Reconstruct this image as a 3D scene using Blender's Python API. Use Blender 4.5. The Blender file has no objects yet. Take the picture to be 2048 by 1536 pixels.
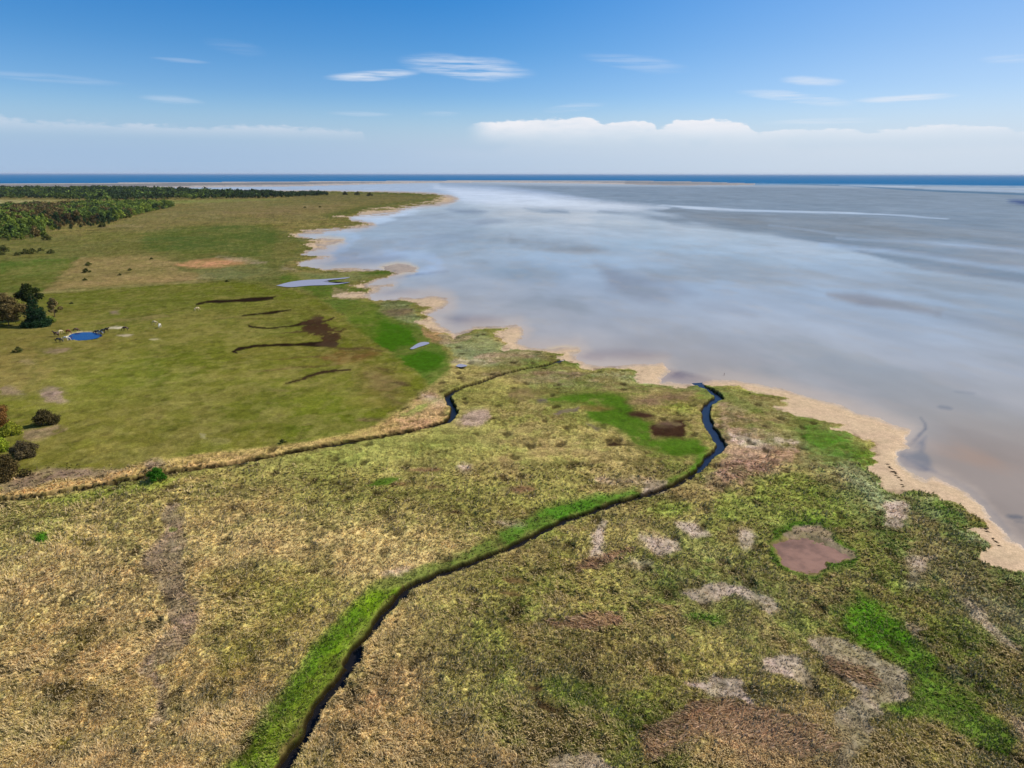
import bpy, math, random
import numpy as np
from mathutils import Vector, Matrix, Euler
random.seed(7); rng = np.random.default_rng(7)
R = math.radians
scene = bpy.context.scene
COL = scene.collection

# ------------------------------------------------------------------ camera
F = 1365.0; W2, H2 = 1024.0, 768.0
CAMZ = 55.0
PITCH = math.atan((768 - 348) / F)
ROLL = R(0.10)
cd = bpy.data.cameras.new("camera"); cam = bpy.data.objects.new("camera", cd); COL.objects.link(cam)
cd.sensor_width = 36.0; cd.lens = 36.0 * F / 2048.0
cd.clip_start = 1.0; cd.clip_end = 300000.0
RM = Matrix.Rotation(math.pi / 2 - PITCH, 3, 'X') @ Matrix.Rotation(ROLL, 3, 'Z')
cam.matrix_world = Matrix.Translation((0, 0, CAMZ)) @ RM.to_4x4()
scene.camera = cam
RN = np.array(RM)

# ------------------------------------------------------------------ light
SUN_AZ, SUN_EL = R(72), R(43)          # clockwise from the viewing direction (+Y)
sd = bpy.data.lights.new("sun", 'SUN'); so = bpy.data.objects.new("sun", sd); COL.objects.link(so)
sd.energy = 3.6; sd.angle = R(0.5); sd.color = (1.0, 0.94, 0.86)
sv = Vector((math.sin(SUN_AZ) * math.cos(SUN_EL), math.cos(SUN_AZ) * math.cos(SUN_EL), math.sin(SUN_EL)))
so.rotation_euler = sv.to_track_quat('Z', 'Y').to_euler()
so.location = (0, 0, 300)
scene.view_settings.view_transform = 'Standard'; scene.view_settings.look = 'None'
scene.view_settings.gamma = 1.0; scene.view_settings.use_curve_mapping = False
scene.view_settings.exposure = 0.35


def lin(c):
    c = np.asarray(c, float) / 255.0
    return np.where(c <= 0.04045, c / 12.92, ((c + 0.055) / 1.055) ** 2.4)


# ------------------------------------------------------------------ node helpers
class NT:
    def __init__(s, tree):
        s.t = tree; s.n = tree.nodes; s.l = tree.links

    def new(s, typ, **kw):
        n = s.n.new(typ)
        for k, v in kw.items():
            setattr(n, k, v)
        return n

    def put(s, sock, v):
        if hasattr(v, 'is_output') or hasattr(v, 'links'):
            s.l.new(v, sock)
        elif isinstance(v, (tuple, list)) and len(v) == 3 and len(sock.default_value) == 4:
            sock.default_value = (*v, 1)
        else:
            sock.default_value = v

    def math(s, op, a, b=0.0, c=None, clamp=False):
        n = s.new('ShaderNodeMath', operation=op, use_clamp=clamp)
        s.put(n.inputs[0], a); s.put(n.inputs[1], b)
        if c is not None: s.put(n.inputs[2], c)
        return n.outputs[0]

    def mr(s, v, a, b, c=0.0, d=1.0, smooth=True):
        n = s.new('ShaderNodeMapRange'); n.interpolation_type = 'SMOOTHSTEP' if smooth else 'LINEAR'
        s.put(n.inputs[0], v); s.put(n.inputs[1], a); s.put(n.inputs[2], b); s.put(n.inputs[3], c); s.put(n.inputs[4], d)
        return n.outputs[0]

    def mix(s, f, a, b, blend='MIX'):
        n = s.new('ShaderNodeMix', data_type='RGBA', blend_type=blend); n.clamp_factor = True
        s.put(n.inputs[0], f); s.put(n.inputs[6], a); s.put(n.inputs[7], b)
        return n.outputs[2]

    def noise(s, vec, scale, detail=3.0, rough=0.5, col=False):
        n = s.new('ShaderNodeTexNoise'); s.put(n.inputs['Vector'], vec)
        n.inputs['Scale'].default_value = scale; n.inputs['Detail'].default_value = detail; n.inputs['Roughness'].default_value = rough
        return n.outputs['Color' if col else 'Fac']

    def attr(s, name, out='Color'):
        n = s.new('ShaderNodeAttribute'); n.attribute_name = name
        return n.outputs[out]

    def comb(s, x, y, z):
        n = s.new('ShaderNodeCombineXYZ'); s.put(n.inputs[0], x); s.put(n.inputs[1], y); s.put(n.inputs[2], z)
        return n.outputs[0]


def material(name):
    m = bpy.data.materials.new(name); m.use_nodes = True
    m.node_tree.nodes.clear(); nt = NT(m.node_tree)
    out = nt.new('ShaderNodeOutputMaterial')
    return m, nt, out


# ------------------------------------------------------------------ sky: Nishita with haze bank, cumulus line and cirrus wisps
def build_world():
    w = bpy.data.worlds.new("World"); scene.world = w; w.use_nodes = True
    w.node_tree.nodes.clear(); nt = NT(w.node_tree)
    out = nt.new('ShaderNodeOutputWorld'); bg = nt.new('ShaderNodeBackground')
    nt.l.new(bg.outputs[0], out.inputs[0])
    sky = nt.new('ShaderNodeTexSky', sky_type='NISHITA')
    sky.sun_disc = False; sky.sun_elevation = SUN_EL; sky.sun_rotation = SUN_AZ
    sky.altitude = 50; sky.air_density = 1.0; sky.dust_density = 0.3; sky.ozone_density = 2.2
    tc = nt.new('ShaderNodeTexCoord'); sep = nt.new('ShaderNodeSeparateXYZ')
    nt.l.new(tc.outputs['Generated'], sep.inputs[0])
    x, y, z = sep.outputs
    el = nt.math('MULTIPLY', nt.math('ARCSINE', z), 57.2958)
    az = nt.math('MULTIPLY', nt.math('ARCTAN2', x, y), 57.2958)
    # deeper blue aloft: filter applied to the sky colour, by elevation
    ramp = nt.new('ShaderNodeValToRGB'); cr = ramp.color_ramp
    st = SKYRAMP
    while len(cr.elements) < len(st): cr.elements.new(0.5)
    for e, (p, c) in zip(cr.elements, st):
        e.position = p; e.color = (*c, 1)
    nt.put(ramp.inputs[0], nt.mr(el, 0, 30, 0, 1, smooth=False))
    col = nt.mix(1.0, sky.outputs[0], ramp.outputs[0], 'MULTIPLY')
    side = nt.mr(az, -8, 46, 0.0, .72)          # the milky side towards the sun
    col = nt.mix(side, col, nt.mix(nt.mr(el, 3, 13), SIDE_LO, SIDE_HI))

    # coordinates for streaky noise
    v = nt.comb(nt.math('MULTIPLY', az, 0.25), nt.math('MULTIPLY', el, 1.0), 0.0)
    nbig = nt.noise(v, 0.5, 4, 0.55)
    nfine = nt.noise(v, 2.6, 5, 0.6)
    vp = nt.comb(nt.math('MULTIPLY', az, 0.5), el, 7.0); npuff = nt.noise(vp, 3.2, 4, 0.55)
    vs = nt.comb(nt.math('ADD', nt.math('MULTIPLY', az, 0.12), nt.math('MULTIPLY', el, 0.25)), nt.math('MULTIPLY', el, 2.4), 3.0)
    nstreak = nt.noise(vs, 1.6, 5, 0.6)

    def bank(points, color, strength, edge, depth0, depth1, wob, azin=-90.0, azw=1.0):
        # points: (azimuth, top elevation) ; cloud bank with a crisp wavy top and a soft foot
        rp = nt.new('ShaderNodeValToRGB'); c = rp.color_ramp; c.interpolation = 'LINEAR'
        while len(c.elements) < len(points): c.elements.new(0.5)
        for e, (a, t) in zip(c.elements, points):
            e.position = (a + 60) / 120.0; g = t / 8.0; e.color = (g, g, g, 1)
        nt.put(rp.inputs[0], nt.mr(az, -60, 60, 0, 1, smooth=False))
        top = nt.math('MULTIPLY', rp.outputs[0], 8.0)
        top = nt.math('ADD', top, nt.math('MULTIPLY', nt.math('SUBTRACT', nfine, 0.5), wob))
        top = nt.math('ADD', top, nt.math('MULTIPLY', nt.math('SUBTRACT', npuff, 0.5), wob * .7))
        d = nt.math('SUBTRACT', top, el)          # degrees below the top
        m = nt.mr(d, 0.0, edge)
        foot = nt.math('MULTIPLY', nt.mr(el, depth0, depth1), nt.mr(az, azin, azin + azw))
        m = nt.math('MULTIPLY', nt.math('MULTIPLY', m, foot), strength)
        m = nt.math('MULTIPLY', m, nt.mr(nt.math('ADD', nt.math('MULTIPLY', nbig, .6), nt.math('MULTIPLY', nfine, .4)), 0.25, 0.62, 0.6, 1.0))
        return m, color

    def PA(px, py):
        v = RN @ np.array([(px - W2) / F, (H2 - py) / F, -1.0]); v /= np.linalg.norm(v)
        return math.degrees(math.atan2(v[0], v[1])), math.degrees(math.asin(v[2]))

    # broad milky haze veil right above the sea
    veil = nt.math('MULTIPLY', nt.mr(el, 1.2, 6.0, 1.0, 0.0), 0.96)
    col = nt.mix(veil, col, nt.mix(nt.mr(az, -30, 36), HAZE_L, HAZE_R))
    left = [PA(-400, 225), PA(0, 226), PA(60, 238), PA(200, 240), PA(400, 252), PA(480, 247), PA(600, 250), PA(700, 256), PA(728, 259), PA(745, 300), PA(900, 345)]
    m, c = bank(left, CLOUD_L, 1.0, 0.4, 2.2, 4.3, 0.9)
    col = nt.mix(m, col, c)
    right = [PA(915, 262), PA(945, 245), PA(1040, 238), PA(1180, 233), PA(1205, 246), PA(1232, 243), PA(1245, 239), PA(1300, 239), PA(1310, 254),
             PA(1335, 250), PA(1350, 237), PA(1440, 236), PA(1490, 246), PA(1515, 263), PA(1570, 256), PA(1690, 255), PA(1745, 264),
             PA(1775, 258), PA(1830, 250), PA(1900, 247), PA(2000, 251), PA(2040, 262), PA(2300, 270), PA(2600, 280)]
    m, c = bank(right, CLOUD_R, 1.0, 0.18, 1.9, 4.0, 0.6, PA(925, 250)[0], 2.6)
    col = nt.mix(m, col, c)
    m, c = bank([(a + 3.0, max(t - 1.1, 0.1)) for a, t in right], CLOUD_R, 0.1, 0.8, 0.6, 2.2, 0.5, PA(760, 250)[0], 7.0)
    col = nt.mix(m, col, c)
    # cirrus wisps: centre px, half-size px, tilt, strength
    for (cx, cy, hx, hy, tilt, s) in [(745, 150, 85, 11, -0.06, .62), (935, 136, 120, 22, 0.07, .5), (1625, 163, 62, 10, 0.06, .42), (1590, 196, 110, 11, 0.13, .4),
                                      (1810, 197, 100, 7, 0.0, .55), (1270, 125, 100, 16, 0.12, .16), (345, 200, 60, 9, 0.05, .2), (360, 121, 55, 5, 0.02, .14),
                                      (90, 155, 150, 9, 0.03, .12), (1650, 243, 120, 6, 0.0, .28), (1150, 215, 60, 9, -0.1, .18), (2030, 118, 70, 9, 0.05, .22), (470, 95, 60, 14, 0.1, .06),
                                      (720, 228, 60, 5, 0.0, .18), (880, 228, 40, 5, 0.0, .15)]:
        a0, e0 = PA(cx, cy); a1, e1 = PA(cx + hx, cy); a2, e2 = PA(cx, cy - hy)
        ha = a1 - a0; he = e2 - e0; tl = -tilt
        da = nt.math('SUBTRACT', az, a0); de = nt.math('SUBTRACT', nt.math('SUBTRACT', el, e0), nt.math('MULTIPLY', da, tl))
        de = nt.math('ADD', de, nt.math('MULTIPLY', nt.math('SUBTRACT', nbig, 0.5), he * 1.6))
        q = nt.math('ADD', nt.math('POWER', nt.math('ABSOLUTE', nt.math('DIVIDE', da, ha)), 2.0), nt.math('POWER', nt.math('ABSOLUTE', nt.math('DIVIDE', de, he)), 2.0))
        g = nt.mr(q, 0.0, 1.5, 1.0, 0.0)
        g = nt.math('MULTIPLY', nt.math('MULTIPLY', g, nt.mr(nstreak, 0.3, 0.62)), s * 1.35)
        col = nt.mix(g, col, CLOUD_W)
    # below the horizon (never seen, only bounce) keep it calm
    nt.put(bg.inputs[0], col); bg.inputs[1].default_value = SKY_STR


SKY_STR = 0.10
SKYRAMP = [(0.0, (.9, .95, 1.05)), (0.1, (0.62, 0.8, 1.02)), (0.2, (0.44, 0.68, 0.98)), (0.3, (0.28, 0.61, 0.945)), (0.41, (0.165, 0.56, 0.94)), (1.0, (0.4, 0.65, 0.95))]
_s = 1.0 / (0.10 * 2 ** 0.35)
def emis(c): return tuple(float(q) * _s for q in lin(c))
HAZE_L = emis((163, 190, 221)); HAZE_R = emis((206, 219, 234)); SIDE_LO = emis((198, 219, 241)); SIDE_HI = emis((152, 190, 238))
CLOUD_L = emis((224, 228, 239)); CLOUD_R = emis((242, 242, 247)); CLOUD_W = emis((226, 234, 246))
build_world()


# ------------------------------------------------------------------ tagging and mesh helpers
def tag(o, label=None, cat=None, group=None, kind=None):
    if label: o['label'] = label
    if cat: o['category'] = cat
    if group: o['group'] = group
    if kind: o['kind'] = kind
    return o


def mesh_np(name, verts, faces, mat=None, attrs=None, smooth=False):
    """verts (n,3); faces (m,3) or (m,4) int array"""
    me = bpy.data.meshes.new(name)
    verts = np.ascontiguousarray(verts, dtype=np.float32); faces = np.ascontiguousarray(faces, dtype=np.int32)
    k = faces.shape[1]
    me.vertices.add(len(verts)); me.vertices.foreach_set('co', verts.ravel())
    me.loops.add(faces.size); me.loops.foreach_set('vertex_index', faces.ravel())
    me.polygons.add(len(faces)); me.polygons.foreach_set('loop_start', np.arange(0, faces.size, k, dtype=np.int32))
    if smooth: me.polygons.foreach_set('use_smooth', np.ones(len(faces), dtype=bool))
    me.update(calc_edges=True)
    for an, arr in (attrs or {}).items():
        if arr.ndim == 2:
            a = me.attributes.new(an, 'FLOAT_COLOR', 'POINT')
            c4 = np.ones((len(verts), 4), np.float32); c4[:, :3] = arr
            a.data.foreach_set('color', c4.ravel())
        else:
            a = me.attributes.new(an, 'FLOAT', 'POINT'); a.data.foreach_set('value', np.ascontiguousarray(arr, dtype=np.float32))
    if mat: me.materials.append(mat)
    return me


def link(name, me, parent=None):
    o = bpy.data.objects.new(name, me); COL.objects.link(o)
    if parent: o.parent = parent
    return o


# ------------------------------------------------------------------ numpy noise
def _h(ix, iy, seed):
    h = (ix.astype(np.int64) * 374761393 + iy.astype(np.int64) * 668265263 + seed * 1442695041) & 0xffffffff
    h = ((h ^ (h >> 13)) * 1274126177) & 0xffffffff
    return ((h ^ (h >> 16)) & 0xffff) / 65535.0


def vnoise(x, y, seed=0):
    ix = np.floor(x); iy = np.floor(y); fx = x - ix; fy = y - iy
    fx = fx * fx * (3 - 2 * fx); fy = fy * fy * (3 - 2 * fy)
    a = _h(ix, iy, seed); b = _h(ix + 1, iy, seed); c = _h(ix, iy + 1, seed); d = _h(ix + 1, iy + 1, seed)
    return (a * (1 - fx) + b * fx) * (1 - fy) + (c * (1 - fx) + d * fx) * fy


def fbm(x, y, scale, oct=3, seed=0, gain=0.5):
    s = 0; a = 1.0; t = 0; x = x / scale; y = y / scale
    for i in range(oct):
        c, si = math.cos(0.7 * i + 0.3), math.sin(0.7 * i + 0.3)
        s = s + a * vnoise(x * c - y * si + 17.3 * i, x * si + y * c + 9.1 * i, seed + i); t += a
        a *= gain; x = x * 2.03; y = y * 2.03
    return s / t


def cells(x, y, scale, seed):
    """distance to nearest jittered cell point and that cell's random value"""
    x = x / scale; y = y / scale; ix = np.floor(x); iy = np.floor(y)
    best = np.full(x.shape, 9.0); val = np.zeros(x.shape)
    for dx in (-1, 0, 1):
        for dy in (-1, 0, 1):
            cx = ix + dx; cy = iy + dy
            px = cx + _h(cx, cy, seed); py = cy + _h(cx, cy, seed + 5)
            d = (px - x) ** 2 + (py - y) ** 2
            m = d < best; best = np.where(m, d, best); val = np.where(m, _h(cx, cy, seed + 9), val)
    return np.sqrt(best), val


def ss(x, a, b):
    t = np.clip((x - a) / (b - a), 0, 1); return t * t * (3 - 2 * t)


# ------------------------------------------------------------------ survey mapping: photo point <-> point on the ground
def G(px, py, z=0.5):
    v = RN @ np.array([(px - W2) / F, (H2 - py) / F, -1.0])
    t = (z - CAMZ) / v[2]
    return np.array([v[0] * t, v[1] * t])


def to_px(x, y, z=0.5):
    dx, dy, dz = x, y, z - CAMZ
    a = RN[0, 0] * dx + RN[1, 0] * dy + RN[2, 0] * dz
    b = RN[0, 1] * dx + RN[1, 1] * dy + RN[2, 1] * dz
    c = RN[0, 2] * dx + RN[1, 2] * dy + RN[2, 2] * dz
    c = np.minimum(c, -1e-3 * np.maximum(1.0, np.hypot(x, y) * 0.02))
    return W2 + F * a / (-c), H2 - F * b / (-c)


def sdf(px, py, poly, pad=60.0):
    """signed distance (positive inside), -pad beyond the padded box"""
    P = np.asarray(poly, float); lo = P.min(0) - pad; hi = P.max(0) + pad
    out = np.full(px.shape, -pad)
    m = (px > lo[0]) & (px < hi[0]) & (py > lo[1]) & (py < hi[1])
    if not m.any(): return out
    x = px[m]; y = py[m]; d = np.full(x.shape, 1e9); ins = np.zeros(x.shape, bool)
    for i in range(len(P)):
        ax, ay = P[i - 1]; bx, by = P[i]
        ex, ey = bx - ax, by - ay; L = ex * ex + ey * ey + 1e-9
        t = np.clip(((x - ax) * ex + (y - ay) * ey) / L, 0, 1)
        d = np.minimum(d, (x - ax - t * ex) ** 2 + (y - ay - t * ey) ** 2)
        if ay != by:
            ins ^= ((ay > y) != (by > y)) & (x < ex * (y - ay) / ey + ax)
    out[m] = np.where(ins, 1, -1) * np.sqrt(d)
    return np.where(m, out, -pad)


def line_dist(x, y, pts, maxd):
    """distance to a polyline and position along it (0..1); inf beyond maxd"""
    P = np.asarray(pts, float); lo = P.min(0) - maxd; hi = P.max(0) + maxd
    D = np.full(x.shape, 1e6); T = np.zeros(x.shape)
    m = (x > lo[0]) & (x < hi[0]) & (y > lo[1]) & (y < hi[1])
    if not m.any(): return D, T
    xx = x[m]; yy = y[m]; d = np.full(xx.shape, 1e12); tt = np.zeros(xx.shape)
    n = len(P) - 1
    for i in range(n):
        ax, ay = P[i]; bx, by = P[i + 1]; ex, ey = bx - ax, by - ay; L = ex * ex + ey * ey + 1e-9
        t = np.clip(((xx - ax) * ex + (yy - ay) * ey) / L, 0, 1)
        q = (xx - ax - t * ex) ** 2 + (yy - ay - t * ey) ** 2
        k = q < d; d = np.where(k, q, d); tt = np.where(k, (i + t) / n, tt)
    D[m] = np.sqrt(d); T[m] = tt
    return D, T


def smooth_line(pts, k=6):
    P = np.asarray(pts, float); P = np.vstack([2 * P[0] - P[1], P, 2 * P[-1] - P[-2]]); out = []
    for i in range(1, len(P) - 2):
        for j in range(k):
            t = j / k; a, b, c, d = P[i - 1], P[i], P[i + 1], P[i + 2]
            out.append(0.5 * ((2 * b) + (-a + c) * t + (2 * a - 5 * b + 4 * c - d) * t * t + (-a + 3 * b - 3 * c + d) * t ** 3))
    out.append(P[-2]); return np.array(out)


# ------------------------------------------------------------------ the survey
VEG = [(-900, 2400), (-900, 378), (-400, 376), (0, 376), (200, 377), (330, 381), (512, 382), (660, 383), (760, 385), (830, 387), (872, 391), (880, 394), (862, 402), (800, 411),
       (770, 413), (735, 417), (712, 426), (668, 432), (662, 440), (700, 442), (732, 448), (700, 452), (640, 456), (590, 460), (573, 471), (600, 478), (634, 483), (608, 489),
       (619, 496), (590, 503), (585, 508), (622, 511), (588, 518), (568, 522), (590, 530), (616, 535), (640, 542), (700, 541), (760, 540), (790, 544), (760, 551),
       (732, 560), (712, 567), (690, 570), (720, 577), (745, 573), (735, 583), (700, 583), (668, 592), (722, 596), (750, 600), (797, 598), (825, 604), (860, 614), (840, 622),
       (862, 633), (830, 644), (850, 650), (865, 661), (896, 665), (904, 677), (925, 668), (950, 656), (1012, 654), (1000, 662), (985, 667), (1005, 675), (1012, 683), (1002, 700),
       (1039, 696), (1081, 699), (1126, 705), (1111, 716), (1154, 725), (1163, 736), (1185, 738), (1210, 734), (1264, 735), (1281, 742), (1266, 753), (1280, 765), (1322, 768),
       (1361, 775), (1387, 768), (1400, 766), (1440, 770), (1481, 771), (1500, 780), (1535, 787), (1561, 791), (1580, 797), (1567, 802), (1586, 810), (1544, 814),
       (1578, 821), (1594, 834), (1628, 836), (1656, 841), (1690, 849), (1666, 855), (1698, 862), (1711, 870), (1743, 879), (1757, 890), (1741, 899), (1757, 905), (1738, 912),
       (1754, 924), (1727, 935), (1751, 947), (1764, 962), (1738, 962), (1770, 975), (1801, 985), (1813, 981), (1866, 984), (1881, 999), (1923, 1009), (1950, 1028), (1976, 1045),
       (1966, 1054), (1933, 1057), (1961, 1072), (1985, 1091), (1958, 1118), (1981, 1129), (2048, 1145), (2200, 1215), (2700, 1500), (2700, 2400)]
SHORE = [(-900, 2400), (-900, 377), (-400, 375), (0, 375), (200, 376), (330, 380), (512, 381), (660, 382), (770, 383), (860, 386), (905, 392), (915, 398), (895, 407), (830, 413), (806, 417), (790, 425),
         (740, 430), (706, 432), (700, 439), (745, 448), (715, 455), (650, 459), (640, 463), (602, 467), (596, 474), (640, 476), (684, 481), (660, 485), (636, 488), (664, 494),
         (655, 499), (620, 503), (606, 508), (657, 512), (640, 517), (604, 522), (600, 529), (640, 535), (648, 540), (700, 538), (760, 538), (798, 544), (777, 552), (745, 564),
         (735, 570), (784, 566), (768, 573), (745, 583), (733, 591), (742, 600), (770, 598), (802, 593), (832, 590), (870, 587), (898, 594), (901, 604), (886, 614),
         (868, 620), (858, 628), (866, 637), (884, 650), (898, 659), (912, 668), (926, 664), (950, 652), (1000, 650), (1036, 648), (1046, 665), (1036, 684), (1060, 694), (1119, 697), (1154, 692),
         (1162, 699), (1140, 706), (1152, 714), (1168, 726), (1200, 731), (1262, 728), (1324, 724), (1335, 740), (1322, 755), (1326, 764), (1380, 766), (1430, 757), (1474, 759), (1536, 770),
         (1565, 776), (1607, 788), (1650, 800), (1697, 813), (1722, 825), (1752, 833), (1790, 848), (1822, 857), (1818, 870), (1811, 888), (1797, 901), (1796, 916),
         (1808, 931), (1832, 947), (1848, 955), (1865, 950), (1886, 958), (1911, 970), (1933, 983), (1956, 1006), (1977, 1029), (1996, 1048), (2021, 1076), (2048, 1097), (2200, 1180), (2700, 1460), (2700, 2400)]
SPIT = [(-900, 377), (-400, 372), (0, 368), (512, 364.2), (1000, 361.3), (1250, 362), (1400, 364.2), (1510, 367.6), (1500, 369), (1350, 369.6), (1200, 366.6), (1000, 363.6),
        (860, 364.5), (700, 368.5), (600, 371.5), (400, 373.5), (220, 376), (-900, 388)]
BARS = [[(1002 - 235, 532), (790, 527), (815, 528), (832, 535), (828, 541), (800, 543), (775, 542)],
        [(1100, 697), (1130, 692), (1155, 695), (1150, 701), (1120, 702)],
        [(640, 479), (660, 477), (684, 480), (668, 484), (645, 484)]]
DITCH1 = [(-500, 1075), (-200, 1040), (0, 1008), (60, 1002), (160, 986), (300, 960), (420, 941), (512, 925), (620, 904), (700, 889), (780, 876), (850, 860), (882, 852), (902, 842), (907, 828), (902, 812),
          (895, 798), (905, 788), (930, 777), (960, 768), (1000, 755), (1050, 742), (1090, 735), (1125, 722)]
DITCH2 = [(470, 1750), (520, 1650), (580, 1536), (612, 1475), (640, 1430), (662, 1398), (700, 1345), (722, 1300), (752, 1262), (780, 1222), (800, 1198), (822, 1182), (880, 1156), (950, 1131),
          (1010, 1106), (1060, 1080), (1120, 1050), (1180, 1031), (1240, 1010), (1300, 994), (1360, 970), (1392, 950), (1420, 917), (1443, 899), (1428, 873), (1414, 845), (1412, 822), (1424, 808), (1437, 797),
          (1420, 784), (1392, 766)]
D1 = smooth_line([G(*p, 0.0) for p in DITCH1]); D2 = smooth_line([G(*p, 0.0) for p in DITCH2])
MEADOW = [(-900, 1000), (0, 958), (110, 940), (240, 942), (295, 922), (400, 910), (512, 896), (600, 887), (700, 865), (752, 850), (785, 828), (830, 795), (858, 772), (800, 722), (740, 680), (690, 640), (655, 610),
          (620, 590), (560, 575), (470, 560), (300, 570), (90, 588), (-900, 640)]
POND = [(137, 674), (146, 668), (160, 665.5), (178, 665), (192, 667), (201, 671), (192, 676), (176, 679), (158, 680), (143, 679)]
MUDPOOL = [(1541, 1088), (1560, 1079), (1575, 1074), (1610, 1078), (1640, 1084), (1662, 1092), (1684, 1106), (1698, 1112), (1676, 1124), (1652, 1126), (1636, 1149), (1600, 1146), (1566, 1131), (1552, 1112)]

TAN = (184, 163, 112); MGREEN = (116, 112, 60); GREY = (182, 164, 150); BROWN = (128, 98, 74); DKBR = (72, 56, 40); OLIVE = (97, 104, 30)
BRIGHT = (74, 118, 24); DKGR = (62, 88, 24); SAND = (222, 196, 162); SHG = (96, 106, 62); PINK = (130, 108, 88)


def ell(cx, cy, rx, ry, ang=0.0, n=14):
    c, s = math.cos(ang), math.sin(ang)
    return [(cx + rx * math.cos(t) * c - ry * math.sin(t) * s, cy + rx * math.cos(t) * s + ry * math.sin(t) * c) for t in np.linspace(0, 2 * math.pi, n, endpoint=False)]


def strip(pts, w):
    P = np.asarray(pts, float); L = []; Rr = []
    for i in range(len(P)):
        d = P[min(i + 1, len(P) - 1)] - P[max(i - 1, 0)]; d /= np.linalg.norm(d) + 1e-9; n = np.array([-d[1], d[0]])
        k = w[i] if isinstance(w, (list, tuple)) else w
        L.append(tuple(P[i] + n * k)); Rr.append(tuple(P[i] - n * k))
    return L + Rr[::-1]


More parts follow.
